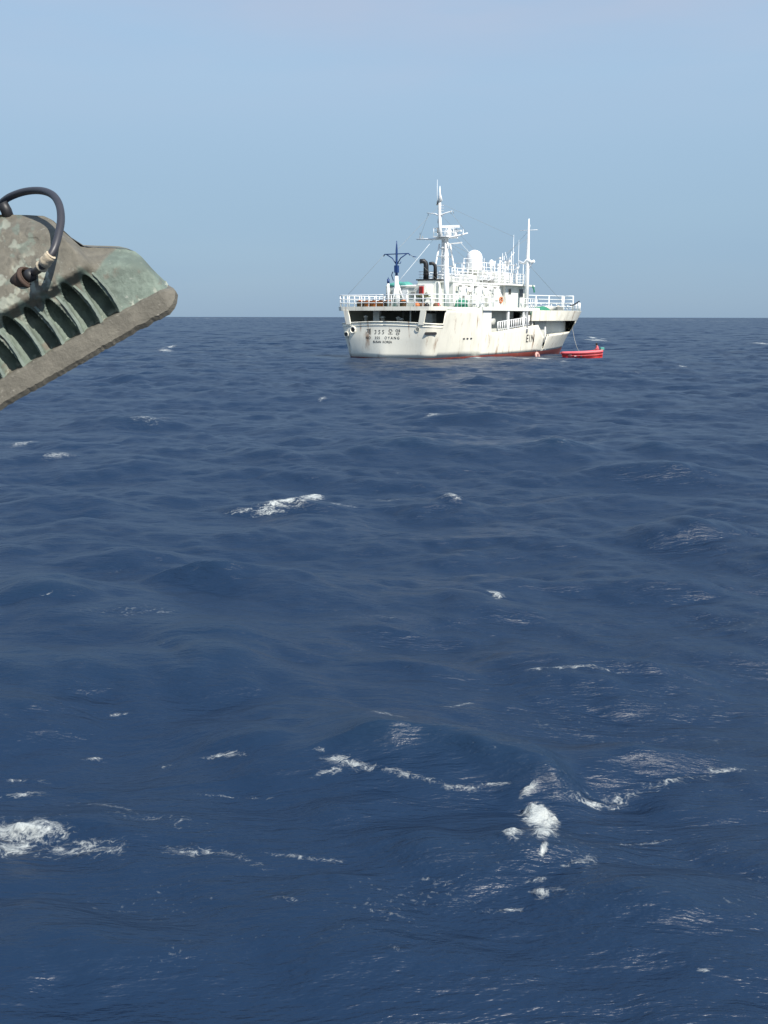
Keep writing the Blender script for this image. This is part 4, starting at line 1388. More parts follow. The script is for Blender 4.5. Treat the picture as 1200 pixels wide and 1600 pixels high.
def figure(label, loc, rotz, joints, top_mat, leg_mat, hair=True, helmet=None):
    """joints: dict of body joints, metres, facing +X"""
    t = thing('person', label, 'person', loc, (0, 0, rotz))
    J = joints
    pts = [J['hip'], J['chest'], J['neck'], J['head'], J['crown'], J['shl'], J['ell'], J['hal'], J['shr'], J['elr'], J['har'],
           J['hpl'], J['knl'], J['anl'], J['tol'], J['hpr'], J['knr'], J['anr'], J['tor']]
    ed = [(0, 1), (1, 2), (2, 3), (3, 4), (1, 5), (5, 6), (6, 7), (1, 8), (8, 9), (9, 10), (0, 11), (11, 12), (12, 13), (13, 14), (0, 15), (15, 16), (16, 17), (17, 18)]
    ra = [.14, .16, .06, .10, .085, .075, .05, .035, .075, .05, .035, .10, .07, .05, .04, .10, .07, .05, .04]
    skinned('body', pts, ed, ra, M['skin'], t)
    # clothes a little outside the body
    tp = [J['hip'], J['chest'], J['shl'], J['ell'], J['shr'], J['elr']]
    w1 = Vector(J['ell']).lerp(Vector(J['hal']), .8); w2 = Vector(J['elr']).lerp(Vector(J['har']), .8)
    skinned('jacket', tp + [w1, w2, Vector(J['chest']).lerp(Vector(J['neck']), .5)], [(0, 1), (1, 2), (2, 3), (1, 4), (4, 5), (3, 6), (5, 7), (1, 8)],
            [.17, .19, .10, .07, .10, .07, .052, .052, .10], top_mat, t)
    a1 = Vector(J['knl']).lerp(Vector(J['anl']), .9); a2 = Vector(J['knr']).lerp(Vector(J['anr']), .9)
    skinned('trousers', [J['hip'], J['hpl'], J['knl'], a1, J['hpr'], J['knr'], a2], [(0, 1), (1, 2), (2, 3), (0, 4), (4, 5), (5, 6)],
            [.165, .125, .09, .07, .125, .09, .07], leg_mat, t)
    hd, cr = Vector(J['head']), Vector(J['crown'])
    mb = MB()
    c = cr + Vector((-.025, 0, -.02))
    mb.lathe([(.10, -.10), (.118, -.03), (.11, .04), (.07, .09), (.01, .11)], c, 12)
    mb.build('hair', M['hair'], t)
    nose = MB().add([hd + Vector((.095, -.012, .02)), hd + Vector((.095, .012, .02)), hd + Vector((.125, 0, -.005)), hd + Vector((.09, 0, .06))],
                    [(0, 1, 2), (0, 2, 3), (1, 3, 2), (0, 3, 1)]).build('nose', M['skin'], t)
    # hands: palm with four fingers and thumb
    for el, ha in ((J['ell'], J['hal']), (J['elr'], J['har'])):
        el, ha = Vector(el), Vector(ha)
        d = (ha - el).normalized()
        sd = d.cross(Vector((0, 0, 1)))
        sd = sd.normalized() if sd.length > .1 else Vector((0, 1, 0))
        up = sd.cross(d)
        j = [ha, ha + d * .07]
        e, r = [(0, 1)], [.03, .034]
        for k, L_ in ((-1.5, .07), (-.5, .085), (.5, .08), (1.5, .06)):
            a = len(j)
            b0 = ha + d * .08 + sd * k * .02
            j += [b0, b0 + d * L_ * .5 - up * .008, b0 + d * L_ * .85 - up * .035]
            e += [(1, a), (a, a + 1), (a + 1, a + 2)]
            r += [.011, .010, .008]
        a = len(j)
        j += [ha + d * .03 + sd * .04, ha + d * .07 + sd * .06 - up * .015]
        e += [(0, a), (a, a + 1)]
        r += [.012, .010]
        skinned('hand', j, e, r, M['skin'], t, 1)
    return t

stand = dict(hip=(0, 0, .95), chest=(.02, 0, 1.35), neck=(.03, 0, 1.50), head=(.05, 0, 1.62), crown=(.05, 0, 1.70),
             shl=(.02, .20, 1.42), ell=(.10, .27, 1.15), hal=(.33, .22, 1.08), shr=(.02, -.20, 1.42), elr=(.10, -.27, 1.15), har=(.33, -.22, 1.08),
             hpl=(0, .10, .90), knl=(.04, .12, .50), anl=(0, .13, .08), tol=(.16, .14, .03), hpr=(0, -.10, .90), knr=(.04, -.12, .50), anr=(0, -.13, .08), tor=(.16, -.14, .03))
p_ = on_ship(18.6, -4.35, 1.95)
figure('person in dark clothing standing in the passage behind the white side rail', p_, SHIP_ROT - rad(90) - .5, stand, M['dark_cloth'], M['dark_cloth'])

# life ring on the wheelhouse side
o = thing('life_ring', 'orange and white life ring hung on the wheelhouse side', 'life ring', on_ship(16.2, -3.62, 5.62), (rad(90), 0, SHIP_ROT))
MB().torus((0, 0, 0), .28, .085, n=24).build('ring', M['orange'], o)
for k in range(4):
    a = k * math.pi / 2 + .4
    MB().torus((math.cos(a) * .28, math.sin(a) * .28, 0), .092, .012, m=Matrix.Rotation(a, 3, 'Z') @ Matrix.Rotation(rad(90), 3, 'X')).build('white_band', M['clean'], o)

# gear on the boat deck behind the stern rail
def basket(x, y, mat, label, h=.62, r=.36, z=4.67, cat='basket', group=None, rx=1.0):
    t = thing('line_basket', label, cat, on_ship(x, y, z), (0, 0, SHIP_ROT + x), group)
    MB().lathe([(r * .85, 0), (r * .9, .03), (r, h), (r * 1.08, h + .01), (r * 1.08, h + .05), (r * .96, h + .05), (r * .9, h - .06), (.02, h - .07)], n=16).build('tub', mat, t)
    rng = random.Random(int(x * 100 + y * 10))
    mb = MB()
    for k in range(5):
        mb.torus((rng.uniform(-.05, .05), rng.uniform(-.05, .05), h - .02 + k * .035), r * (.75 - k * .09), .035, n=16, k=6)
    mb.build('coiled_line', M['brown'] if mat != M['brown'] else M['orange'], t)
    return t
gl = 'tubs of line along the stern rail'
spec = [(.95, 3.55, 'brown', 'dark brown tub of line nearest the port quarter of the stern rail'),
        (1.0, 2.75, 'orange', 'orange tub of line second from the port quarter of the stern rail'),
        (1.05, 2.05, 'orange', 'orange tub of line between the brown port tub and the ensign post'),
        (1.1, 1.35, 'orange', 'orange tub of line just port of the ensign post'),
        (1.3, -1.0, 'brown', 'dark brown tub of line to starboard of the blue aft mast'),
        (1.2, .62, 'brown', 'dark brown tub of line between the ensign post and the blue aft mast')]
for x, y, mm, lab in spec:
    basket(x, y, M[mm], lab, group=gl)
def buoy(x, y, z, r, mat, label):
    t = thing('float_buoy', label, 'buoy', on_ship(x, y, z + r), group='float buoys on the boat deck')
    prof = [(max(.01, r * math.sin(a)), -r * math.cos(a)) for a in [math.pi * i / 10 for i in range(11)]]
    MB().lathe(prof, n=16).build('float', mat, t)
    MB().torus((0, 0, r + .03), .05, .02, m=Matrix.Rotation(rad(90), 3, 'X'), n=10, k=6).build('lug', mat, t)
for a in ((1.6, -2.3, 4.67, .26, 'orange', 'orange round buoy behind the stern rail, right of the aft mast'),
          (2.2, -3.0, 4.67, .24, 'black', 'black round buoy beside the orange one near the deckhouse corner'),
          (2.6, -3.7, 4.67, .25, 'brown', 'brown round buoy behind the side rail near the starboard quarter'),
          (3.4, -3.5, 4.67, .24, 'red', 'red round buoy at the foot of the white roof pillar'),
          (2.5, -2.3, 4.67, .30, 'brown', 'brown round buoy against the aft deckhouse wall')):
    buoy(a[0], a[1], a[2], a[3], M[a[4]], a[5])
# heaped nets and line on the aft deckhouse wall
def heap(name, label, cat, loc, sx, sy, sz, mat, seed, n=60):
    rng = random.Random(seed)
    mb = MB()
    for k in range(n // 6):
        pts = []
        a0 = rng.uniform(0, 6.28)
        R_ = rng.uniform(.3, 1)
        cx, cy = rng.uniform(-.4, .4) * sx, rng.uniform(-.4, .4) * sy
        for i in range(9):
            a = a0 + i * .75
            pts.append((cx + math.cos(a) * R_ * sx * .5, cy + math.sin(a) * R_ * sy * .5, .05 + sz * (1 - R_ * .8) * rng.uniform(.5, 1.05)))
        mb.tube(pts, .045, 6)
    return tag(mb.build(name, mat, None, loc), label, cat)
NETM = MAT('olive_net', (.12, .13, .07), .9, var=.4, vscale=10)
o = heap('net_heap', 'olive brown heap of line and net on the casing ledge', 'net', on_ship(4.3, -1.5, 6.0), .9, 1.3, .65, NETM, 3)
o.location = on_ship(3.0, -2.1, 5.55)
st_ = thing('gear_stand', 'pale stand under the olive net heap beside the engine casing', 'stand', on_ship(3.0, -2.4, 4.30), (0, 0, SHIP_ROT))
MB().span(-.6, .6, -.9, .9, 1.2, 1.27).build('top', M['wall'], st_)
for sx in (-.5, .5):
    for sy in (-.8, .8):
        MB().span(sx - .04, sx + .04, sy - .04, sy + .04, 0, 1.2).build('leg', M['wall'], st_)
o = thing('fire_hose_box', 'dark red hose box on the white engine casing', 'hose box', on_ship(3.5, -1.6, 6.25), (0, 0, SHIP_ROT))
MB().span(-.06, .08, -.22, .22, -.45, .45).build('box', M['red'], o, bevel=.02)
MB().span(-.09, -.06, -.16, .16, -.25, .38).build('door', MAT('dark_red_paint', (.16, .015, .012), .5), o)
# green and teal tarpaulins
def tarp(name, label, loc, sx, sy, h, mat, seed):
    rng = np.random.default_rng(seed)
    n = 18
    vs, fs = [], []
    ph = rng.uniform(0, 6, 6)
    for i in range(n + 1):
        for j in range(n + 1):
            u, v = i / n * 2 - 1, j / n * 2 - 1
            e = max(abs(u), abs(v))
            z = h * (1 - e ** 4) + .06 * math.sin(u * 5 + ph[0]) * math.cos(v * 4 + ph[1]) * (1 - e ** 6) + .03 * math.sin(u * 11 + v * 7 + ph[2]) - (.15 if e > .97 else 0)
            vs.append((u * sx / 2, v * sy / 2, z))
    for i in range(n):
        for j in range(n):
            a = i * (n + 1) + j
            fs.append((a, a + 1, a + n + 2, a + n + 1))
    o = MB().add(vs, fs, True).build(name, mat, None, loc)
    o.rotation_euler = (0, 0, SHIP_ROT)
    sl = o.modifiers.new('t', 'SOLIDIFY'); sl.thickness = .02
    return tag(o, label, 'tarpaulin')
tarp('tarpaulin', 'teal green tarpaulin lying over the aft deckhouse roof', on_ship(4.3, 1.15, 6.88), 1.5, 2.2, .26, M['teal'], 1)
tarp('tarpaulin', 'dark green tarpaulin over gear on the foredeck behind the rail', on_ship(27.4, -3.2, 4.1), 3.4, 1.4, .95, M['green'], 2)
o = tarp('tarpaulin', 'green tarpaulin over stacked gear in the starboard walkway behind the rail', on_ship(6.6, -4.2, 4.67), 1.6, .7, .95, M['green'], 4)
for x, lab in ((34.0, 'beige winch drum on the foredeck abaft the bow rail'),):
    o = thing('winch', lab, 'winch', on_ship(x, -1.8, 4.0), (0, 0, SHIP_ROT))
    MB().span(-.8, .8, -.9, -.7, 0, 1.1).span(-.8, .8, .7, .9, 0, 1.1).build('frame', M['steel'], o)
    MB().lathe([(.55, -.68), (.55, -.62), (.32, -.6), (.32, .6), (.55, .62), (.55, .68)], (0, 0, .75), 16, m=Matrix.Rotation(rad(90), 3, 'X')).build('drum', M['orange' if 0 else 'rope'], o)
o = thing('anchor_roller', 'dark roller fairlead leaning out at the tip of the bow rail', 'roller', on_ship(41.0, -1.6, 5.35), (0, 0, SHIP_ROT))
MB().tube([(-1.2, 0, -.05), (0, 0, .1), (.9, -.3, .5)], [.07, .09, .08], 8).build('boom', M['black'], o)
MB().tube([(-.3, 0, .05), (-.3, 0, -1.3)], .06, 8).build('stand', M['steel'], o)

# green deck grating seen between the posts aft of the house is the open walkway; hull fender ring
o = thing('ring_fender', 'faded pink ring fender floating against the rust red hull side', 'fender', on_ship(21.9, -5.35, -.28), (rad(78), 0, SHIP_ROT))
MB().torus((0, 0, 0), .34, .14, n=24, k=10).build('ring', M['pink'], o)
MB().tube([(.0, .45, 0), (0, .9, .05), (0, 1.5, .12)], .02, 6).build('lanyard', M['rope'], o)

# red work boat alongside
BX, BY, BZ = 21.2, 104.0, -0.46
BR = rad(4)
boat = thing('work_boat', 'small red open work boat lying off the bow of the white ship', 'boat', (BX, BY, BZ), (rad(-2), rad(-5), BR))
def boat_half(t, s):     # t along 0 stern .. 1 bow(left end); s height 0 keel .. 1 gunwale
    w = .86 * (1 - max(0, (t - .45) / .55) ** 2.2) ** .75 * (1 - .12 * max(0, (.2 - t) / .2))
    return max(.02, w * (.45 + .55 * s ** .6))
LB = 4.05
vs, fs = [], []
nt_, ns_ = 22, 7
for i in range(nt_ + 1):
    t = i / nt_
    sheer = .56 + .22 * (t ** 2) + .05 * (1 - t) ** 2
    x = LB / 2 - t * LB
    for j in range(-ns_, ns_ + 1):
        s = abs(j) / ns_
        wv = .012 * math.sin(i * 1.7 + j)
        vs.append((x - (.18 * s if t > .9 else 0), math.copysign(boat_half(t, s), j) if j else 0, -.28 + (sheer + .28) * s ** 1.3 + wv * .3))
m_ = 2 * ns_ + 1
for i in range(nt_):
    for j in range(m_ - 1):
        a = i * m_ + j
        fs.append((a, a + 1, a + m_ + 1, a + m_))
mb = MB().add(vs, fs, True)
mb.f.append(tuple(range(m_))); mb.sm.append(False)
BOATR = MAT('boat_red', (.60, .025, .025), .4, var=.25, vscale=2.5, grime=.25, grime_col=(.5, .2, .18))
BOATP = MAT('boat_pink_tube', (.72, .13, .15), .5, var=.25, vscale=3)
ob = mb.build('hull', BOATR, boat)
sl = ob.modifiers.new('t', 'SOLIDIFY'); sl.thickness = .04
for sd in (-1, 1):
    pts = []
    for i in range(nt_ + 1):
        t = i / nt_
        sheer = .56 + .22 * (t ** 2) + .05 * (1 - t) ** 2
        pts.append((LB / 2 - t * LB - (.18 if t > .9 else 0), sd * (boat_half(t, 1) + .03), sheer + .02))
    MB().tube(pts, .15, 8).build('gunwale_tube', BOATP, boat)
    pts2 = [(x, y * 1.0, z - .30) for x, y, z in pts[:20]]
    MB().tube(pts2, .035, 6).build('rubbing_strake', BOATP, boat)
MB().span(-1.3, 1.9, -.6, .6, -.02, .04).build('floor', M['wall'], boat)
for x in (-.9, .2, 1.2):
    MB().span(x - .14, x + .14, -.78, .78, .34, .39).build('thwart', M['wall'], boat)
o = thing('outboard_motor', 'pale outboard motor clamped on the red boat beside the seated person', 'motor', boat.matrix_basis @ Vector((2.12, .1, .6)), (0, 0, BR))
MB().span(-.12, .30, -.15, .15, .1, .42).build('cowl', M['teal'], o, bevel=.05)
MB().span(.0, .14, -.05, .05, -.75, .12).build('shaft', M['clean'], o)
MB().tube([(-.1, 0, .2), (-.55, .1, .25)], .025, 6).build('tiller', M['black'], o)
o = tarp('tarpaulin', 'pale green sheet bundled amidships in the red boat', boat.matrix_basis @ Vector((-.35, -.1, .42)), 1.1, 1.0, .32, M['teal'], 9)
o = tarp('tarpaulin', 'faded pink sheet thrown over the front of the red boat', boat.matrix_basis @ Vector((-1.35, 0, .55)), 1.0, .9, .22, M['pink'], 12)
sit = dict(hip=(0, 0, .48), chest=(.05, 0, .86), neck=(.10, 0, 1.02), head=(.15, 0, 1.13), crown=(.16, 0, 1.22),
           shl=(.05, .20, .93), ell=(.16, .28, .68), hal=(.36, .18, .56), shr=(.05, -.20, .93), elr=(.14, -.30, .68), har=(.32, -.20, .52),
           hpl=(.02, .10, .46), knl=(.40, .16, .52), anl=(.42, .15, .12), tol=(.56, .16, .08), hpr=(.02, -.10, .46), knr=(.40, -.16, .52), anr=(.42, -.15, .12), tor=(.56, -.16, .08))
figure('person with black hair and faded red jacket seated at the end of the red boat', boat.matrix_basis @ Vector((1.66, 0, .22)), BR + rad(175), sit, M['red_cloth'], M['red_cloth'])
def rope(name, label, a, b, sag, r=.02, mat=None):
    a, b = Vector(a), Vector(b)
    pts = [a.lerp(b, i / 14) - Vector((0, 0, sag * 4 * (i / 14) * (1 - i / 14))) for i in range(15)]
    return tag(MB().tube(pts, r, 6).build(name, mat or M['rope']), label, 'rope')
rope('painter_line', 'thin pale line running down from the ship bow to the red boat', on_ship(40.0, -1.9, 2.6), boat.matrix_basis @ Vector((.3, .8, .62)), .9, .018)
rope('mooring_line', 'thick pale line lying low between the red boat and the ship side', on_ship(25.2, -5.1, -.5), boat.matrix_basis @ Vector((-2.1, -.1, .25)), .12, .05)
# ---------------------------------------------------------------- corroded floodlight close to the camera
# local frame: u along the front bezel, v away from the glass, w towards the camera; metres
LAMP_DEPTH = 1.10
PX = LAMP_DEPTH / 1500.0
fwd = Vector((0, math.cos(PITCH), -math.sin(PITCH)))
upv = Vector((0, math.sin(PITCH), math.cos(PITCH)))
rgt = Vector((1, 0, 0))
ang = rad(28.8)
def px_pt(x, y):            # authoring: where the lamp's outline was measured
    return Vector((0, 0, CAM_H)) + fwd * LAMP_DEPTH + rgt * (x - 600) * PX + upv * (800 - y) * PX
U_ = (rgt * math.cos(ang) + upv * math.sin(ang))
see = (Vector((0, 0, CAM_H)) - px_pt(190, 500)).normalized()      # towards the lens
V_ = (-rgt * math.sin(ang) + upv * math.cos(ang))
V_ = (V_ - see * V_.dot(see)).normalized()
W_ = (see - V_ * .10).normalized()                                  # leans so that its back shows a little
U_ = (U_ - W_ * U_.dot(W_)).normalized()
V_ = W_.cross(U_).normalized()
ORG = px_pt(278, 482)
lm = Matrix((U_, V_, W_)).transposed().to_4x4()
lm.translation = ORG
lamp = thing('flood_light', 'corroded grey green flood light with cooling fins and a black looped cable', 'flood light')
lamp.matrix_world = lm
ORG = ORG - W_ * .12
lm.translation = ORG
lamp.matrix_world = lm
_lmi = lm.inverted()
def l(x, y, w=.12):
    c = _lmi @ Vector((0, 0, CAM_H))
    d = (_lmi @ px_pt(x, y)) - c
    p = c + d * ((w - c.z) / d.z)
    return p.x, p.y
top_px = [(-330, 600), (-300, 560), (-230, 470), (-150, 400), (-80, 350), (-30, 337), (0, 335.5), (40, 336.5), (67, 338), (80, 344), (97, 361), (112, 374), (125, 385.5), (150, 387), (175, 387.5), (192, 388.5), (207, 392), (217, 400), (232, 417), (245, 430), (256, 440)]
top = [l(*p, .03) for p in top_px]
bez_t = 0.0275             # height of the bezel above its lower edge
us = [p[0] for p in top]
def vtop(u):
    for (a, va), (b, vb) in zip(top, top[1:]):
        if a <= u <= b: return va + (vb - va) * (u - a) / (b - a)
    return top[0][1] if u < top[0][0] else top[-1][1]
u0, u1 = top[0][0], top[-1][0]
NU, NV = 440, 160
uu = np.linspace(u0, u1, NU)
vt = np.array([vtop(x) for x in uu])
UU = np.repeat(uu[:, None], NV, 1)
tt = np.linspace(0, 1, NV)[None, :]
VV = bez_t - .004 + (np.maximum(vt, bez_t + .001)[:, None] - bez_t + .004) * tt
# outer skin height towards the camera
def sm(a, b, x): return sstep(a, b, x)
Wd = .118 - .42 * (VV - bez_t) - 1.4 * np.maximum(VV - .085, 0) ** 1.25
edge_r = sm(0, .03, np.maximum(vt[:, None] - VV, 0))
Wd = Wd - (.03) * (1 - edge_r) ** 2
Wd -= .02 * (1 - sm(0, .018, u1 - UU)) ** 2
# raised driver box: left of the shoulder
ub, vb = l(100, 385)
shoulder = sm(-.012, .012, (ub + .012 - UU) + .28 * (VV - .09)) * sm(.072, .092, VV)
Wd += .022 * shoulder
# wear relief
nr_ = np.random.default_rng(4)
def vnoise(x, y, s, seed):
    g = np.random.default_rng(seed).random((256, 256)).astype(np.float32)
    a, b = x * s, y * s
    i, j = np.floor(a).astype(int), np.floor(b).astype(int)
    fa, fb = a - i, b - j
    fa, fb = fa * fa * (3 - 2 * fa), fb * fb * (3 - 2 * fb)
    return (g[i % 256, j % 256] * (1 - fa) + g[(i + 1) % 256, j % 256] * fa) * (1 - fb) + (g[i % 256, (j + 1) % 256] * (1 - fa) + g[(i + 1) % 256, (j + 1) % 256] * fa) * fb
def fbm(x, y, s, seed, o=4):
    r = 0
    for k in range(o): r = r + vnoise(x, y, s * 2 ** k, seed + k) * .5 ** k
    return r / (2 - .5 ** (o - 1)) 
ridge = sm(.50, .62, fbm(UU, VV, 55, 20)) 
flakezone = sm(.02, .0, UU - l(60, 400)[0]) * sm(.05, .07, VV)
Wd += .0022 * fbm(UU, VV, 90, 40) + .0016 * ridge * (.3 + flakezone)
# cooling pockets, between fins that stand along v
pock = []
pitch_u = .0245
pc0 = l(161, 476)[0]
green = np.zeros_like(UU)
for i in range(12):
    pu = pc0 - i * .0246
    hgt = .052 + .004 * math.sin(i * 2.1)
    pw = .0102
    du = (UU - pu) + .02 * (VV - bez_t) * 0
    vv = VV - bez_t
    arch = hgt - .030 * np.clip(du / pw, -1, 1) ** 2 - .011 * (du / pw)
    inside = sm(pw, pw - .0011, np.abs(du)) * sm(.0, .0012, arch - vv) * sm(-.002, .0005, vv)
    Wd -= inside * (.016 + .016 * np.clip(du / pw * .5 + .5, 0, 1))
    green = np.maximum(green, sm(pw + .007, pw + .002, np.abs(du)) * sm(-.004, .006, arch + .010 - vv))
# green paint: fins area, right cheek; grey grime on the shoulder
rc = sm(l(150, 470)[0] - .008, l(150, 470)[0] + .004, UU) * sm(.002, -.002, VV - (.064 + .02 * sm(-.09, -.03, UU) + .004 * fbm(UU, VV, 60, 9)))
green = np.maximum(green, rc)
flk = .55 * sm(.56, .64, fbm(UU, VV, 90, 60)) * flakezone
green = np.clip(np.maximum(green * sm(.22, .36, fbm(UU, VV, 60, 77)), flk), 0, 1)
lipn = sm(.50, .60, fbm(UU, VV, 130, 31)) * sm(.012, .0, VV - bez_t)
vsx = np.stack([UU.ravel(), VV.ravel(), Wd.ravel()], 1).tolist()
n0 = len(vsx)
fsx = []
for i in range(NU - 1):
    b0 = i * NV
    for j in range(NV - 1):
        fsx.append((b0 + j, b0 + j + 1, b0 + NV + j + 1, b0 + NV + j))
# back half mirrored and flat (away from the camera)
back = []
for i in range(0, NU, 8):
    for j in (0, 40, 80, 120, NV - 1):
        back.append((float(UU[i, j]), float(VV[i, j]), float(-.10 + .55 * (VV[i, j] - bez_t))))
bn = len(back) // 5
cols = list(range(0, NU, 8))
ho = len(vsx)
vsx += back
for i in range(bn - 1):
    for j in range(4):
        a = ho + i * 5 + j
        fsx.append((a, a + 5, a + 6, a + 1))
# rim between front skin and back
for i in range(bn - 1):
    a, b = cols[i] * NV + NV - 1, cols[i + 1] * NV + NV - 1
    fsx.append((a, b, ho + (i + 1) * 5 + 4, ho + i * 5 + 4))
me2 = bpy.data.meshes.new('housing')
me2.from_pydata(vsx, [], fsx)
me2.polygons.foreach_set('use_smooth', [True] * len(me2.polygons))
gx, gy = l(58, 428)
gd = np.hypot(UU - gx, VV - gy)
crust = sm(.50, .60, fbm(UU, VV, 150, 90)) * sm(.030, .008, gd)
crust = np.maximum(crust, .6 * sm(.58, .68, fbm(UU, VV, 85, 95)) * sm(.004, -.02, UU - l(58, 400)[0]) * sm(.05, .075, VV))
crust = np.maximum(crust, sm(.58, .66, fbm(UU, VV, 240, 99)) * sm(.007, .001, VV - bez_t))
cc = me2.attributes.new('crust', 'FLOAT', 'POINT')
cc.data.foreach_set('value', np.concatenate([crust.ravel(), np.zeros(len(back))]).astype(np.float32))
ca = me2.attributes.new('paint', 'FLOAT', 'POINT')
ca.data.foreach_set('value', np.concatenate([green.ravel(), np.zeros(len(back))]).astype(np.float32))

def mat_lamp(name, base, green_c, light, attr=True, bump=.0012):
    m = bpy.data.materials.new(name)
    m.use_nodes = True
    t = m.node_tree
    L = t.links.new
    b = t.nodes['Principled BSDF']
    b.inputs['Roughness'].default_value = .72
    tc = N(t, 'ShaderNodeTexCoord')
    def nz(s, d, r=.6):
        n = N(t, 'ShaderNodeTexNoise')
        n.inputs['Scale'].default_value = s; n.inputs['Detail'].default_value = d; n.inputs['Roughness'].default_value = r
        L(tc.outputs['Object'], n.inputs['Vector'])
        return n.outputs['Fac']
    def ramp(src, lo, hi, a=0., z=1.):
        r = N(t, 'ShaderNodeMapRange', interpolation_type='SMOOTHSTEP')
        r.inputs['From Min'].default_value = lo; r.inputs['From Max'].default_value = hi
        r.inputs['To Min'].default_value = a; r.inputs['To Max'].default_value = z
        L(src, r.inputs['Value'])
        return r.outputs[0]
    def mix(f, a, c):
        x = N(t, 'ShaderNodeMix', data_type='RGBA')
        if isinstance(f, float): x.inputs[0].default_value = f
        else: L(f, x.inputs[0])
        for i, v in ((6, a), (7, c)):
            if isinstance(v, tuple): x.inputs[i].default_value = (*v, 1)
            else: L(v, x.inputs[i])
        return x.outputs[2]
    c = mix(ramp(nz(60, 7), .35, .7), tuple(x * .82 for x in base), tuple(x * 1.15 for x in base))
    c = mix(ramp(nz(14, 4), .55, .75, 0, .3), c, (.13, .105, .08))
    if attr:
        at = N(t, 'ShaderNodeAttribute', attribute_name='paint')
        g = mix(ramp(nz(45, 6), .35, .7), tuple(x * .8 for x in green_c), tuple(x * 1.25 for x in green_c))
        c = mix(at.outputs['Fac'], c, g)
        a2 = N(t, 'ShaderNodeAttribute', attribute_name='crust')
        c = mix(a2.outputs['Fac'], c, (.30, .32, .26))
    c = mix(ramp(nz(150, 6, .7), .61, .70, 0, .5), c, light)
    L(c, b.inputs['Base Color'])
    bn = N(t, 'ShaderNodeBump')
    bn.inputs['Distance'].default_value = bump
    bn.inputs['Strength'].default_value = .9
    L(nz(170, 8, .7), bn.inputs['Height'])
    L(bn.outputs['Normal'], b.inputs['Normal'])
    return m
LG = (.128, .117, .090)
GG = (.125, .158, .128)
LAMPM = mat_lamp('corroded_lamp_paint', LG, GG, (.30, .30, .26))
BEZM = mat_lamp('corroded_bezel', (.135, .124, .098), GG, (.36, .33, .28), attr=False, bump=.0016)
FINM = mat_lamp('fin_paint', (.17, .205, .17), GG, (.34, .36, .31), attr=False)
me2.materials.append(LAMPM)
hs = bpy.data.objects.new('housing', me2)
COL.objects.link(hs)
hs.parent = lamp
# fins: bent plates standing between the pockets
for i in range(12):
    pu = pc0 + .0125 - i * .0246
    rng = random.Random(i)
    L_ = .056 + rng.uniform(-.003, .003)
    vs, fs = [], []
    n = 18
    for j in range(n + 1):
        t = j / n
        v = bez_t + L_ * (1 - t)
        bow = .0022 * math.sin(t * 3.1) + rng.uniform(-.00035, .00035) - .0075 * (1 - t) ** 2.0
        w = .1185 - .42 * (v - bez_t) + .0035 * math.sin(t * math.pi) + .0012
        th = .0011 + .0006 * t
        for a, b in ((bow - th, w - .03), (bow - th, w), (bow + th, w), (bow + th, w - .03)):
            vs.append((pu + a, v, b))
    for j in range(n):
        for k in range(4):
            a = j * 4 + k
            b = j * 4 + (k + 1) % 4
            fs.append((a, b, b + 4, a + 4))
    fs += [(0, 1, 2, 3), (n * 4 + 3, n * 4 + 2, n * 4 + 1, n * 4)]
    MB().add(vs, fs).build('fin', FINM, lamp)
# bezel bar round the front: thick, chipped
def bezel():
    nb = 150
    ue = .0075
    pts = []
    vs, fs = [], []
    U0 = u0 - .004
    for i in range(nb + 1):
        t = i / nb
        u = U0 + (ue - U0) * t
        jag = .0016 * (fbm(np.array([u]), np.array([.3]), 120, 51)[0] - .5) + (.0022 * (fbm(np.array([u]), np.array([.7]), 420, 52)[0] - .5))
        rr_ = max(0, (u - (ue - .020)) / .020)
        cut = .010 * rr_ ** 2
        lo, hi = jag + cut * 1.2, bez_t + jag * .6 - cut * .7
        sec = [(lo + .002, -.125), (hi, -.125), (hi, .122 - cut), (hi - .002, .1265 - cut), (lo + .006, .130 - cut), (lo, .1265 - cut)]
        for v, w in sec:
            vs.append((u, v, w))
    k = 6
    for i in range(nb):
        for j in range(k):
            a, b = i * k + j, i * k + (j + 1) % k
            fs.append((a, b, b + k, a + k))
    fs += [tuple(range(k)), tuple(nb * k + j for j in reversed(range(k)))]
    return MB().add(vs, fs).build('bezel', BEZM, lamp)
bezel()
MB().box((u1 * .5 + u0 * .5, .006, 0), (abs(u1 - u0) * .9, .006, .2)).build('front_glass', M['glass'], lamp)
# corner screw and seal lump at the right end
for (x, y, r) in ((252, 449, .003), (222, 470, .004), (214, 477, .003)):
    a, b = l(x, y)
    MB().lathe([(r * 1.1, 0), (r, .003), (r * .5, .004), (.0002, .0042)], (a, b, .096 if x > 240 else .105), 10, m=Matrix.Rotation(rad(-20), 3, 'X')).build('screw', FINM, lamp)
# cable gland, nut, cable and its collar
gu, gv = l(42, 437)
gw = .118 - .42 * (gv - bez_t) + .011
RUST = MAT('rusty_gland', (.060, .036, .025), .8, var=.5, vscale=120, bump=.001)
gl_dir = Vector((l(80, 402)[0] - gu, l(80, 402)[1] - gv, .026)).normalized()
gm = gl_dir.to_track_quat('Z', 'Y').to_matrix()
o = MB().lathe([(.0125, -.020), (.0125, .0), (.0115, .003), (.0108, .004), (.0108, -.004)], (gu, gv, gw), 20, m=gm).build('cable_gland', RUST, lamp)
MB().lathe([(.0088, -.002), (.0070, .010), (.0001, .011)], Vector((gu, gv, gw)), 16, m=gm).build('dark_seal', M['black'], o)
MB().torus((gu, gv, gw + .001), .0118, .0024, m=gm, n=20).build('gland_nut', RUST, lamp)
def lw(x, y, w):
    a, b = l(x, y, w)
    return Vector((a, b, w))
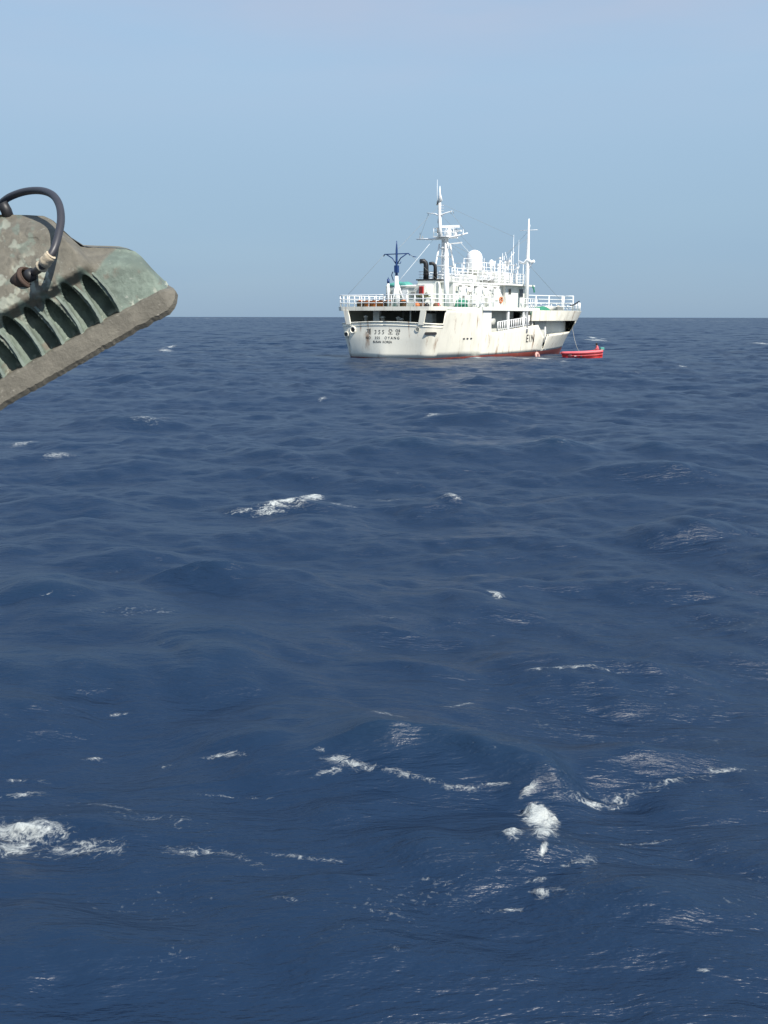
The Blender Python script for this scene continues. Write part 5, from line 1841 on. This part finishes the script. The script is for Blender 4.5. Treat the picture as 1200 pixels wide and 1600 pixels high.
cpts = [Vector((gu, gv, gw)) + gl_dir * .012, lw(62, 420, .133), lw(72, 408, .142), lw(83, 392, .140), lw(90, 370, .128), lw(94.5, 345, .108), lw(92, 322, .085), lw(82, 306, .060), lw(64, 299, .032), lw(40, 300, .004), lw(18, 307, -.02), lw(4, 316, -.04), lw(-14, 334, -.07), lw(-35, 360, -.09)]
def smooth_path(p, n=6):
    out = []
    for i in range(len(p) - 1):
        p0, p1, p2, p3 = p[max(i - 1, 0)], p[i], p[i + 1], p[min(i + 2, len(p) - 1)]
        for k in range(n):
            t = k / n
            out.append(.5 * ((2 * p1) + (p2 - p0) * t + (2 * p0 - 5 * p1 + 4 * p2 - p3) * t * t + (3 * p1 - p0 - 3 * p2 + p3) * t ** 3))
    return out + [p[-1]]
CABM = MAT('black_cable_rubber', (.035, .034, .040), .45, var=.3, vscale=60, bump=.0004)
path = smooth_path(cpts)
MB().tube(path, .0042, 14).build('cable', CABM, lamp)
slv = smooth_path([lw(64, 418, .134), lw(72, 408, .142), lw(79, 399, .145)], 6)
rng = random.Random(2)
MB().tube(slv, [.0058 + rng.uniform(-.0009, .0012) for _ in slv], 12).build('cable_tape', MAT('crusted_tape', (.50, .42, .30), .9, var=.4, vscale=150, bump=.0015), lamp)
# bracket behind, mounting arm and post outside the picture on the camera's own vessel
MB().tube([lw(2, 318, -.02), lw(9, 330, -.02), lw(14, 345, -.02)], .0065, 10).build('bracket_bolt', M['black'], lamp)
MB().tube([lw(-190, 430, -.14), lw(-190, 300, -.16), lw(-190, 300, .02), lw(-190, 420, .05)], .012, 8, smooth=False).build('mounting_bracket', M['steel'], lamp)
p0 = lw(-190, 300, -.05)
wp = lm @ p0
lm_i = lm.inverted()
MB().tube([lm_i @ wp, lm_i @ (wp + Vector((-.5, -.1, 0))), lm_i @ (wp + Vector((-.5, -.1, -6.5)))], .03, 10, smooth=False).build('support_post', M['steel'], lamp)
# paler worn plate at the upper left of the box
#MB().box((*l(8, 343), .055), (.03, .004, .05)).build('name_plate', MAT('worn_plate', (.42, .45, .43), .6, var=.3, vscale=60), lamp)
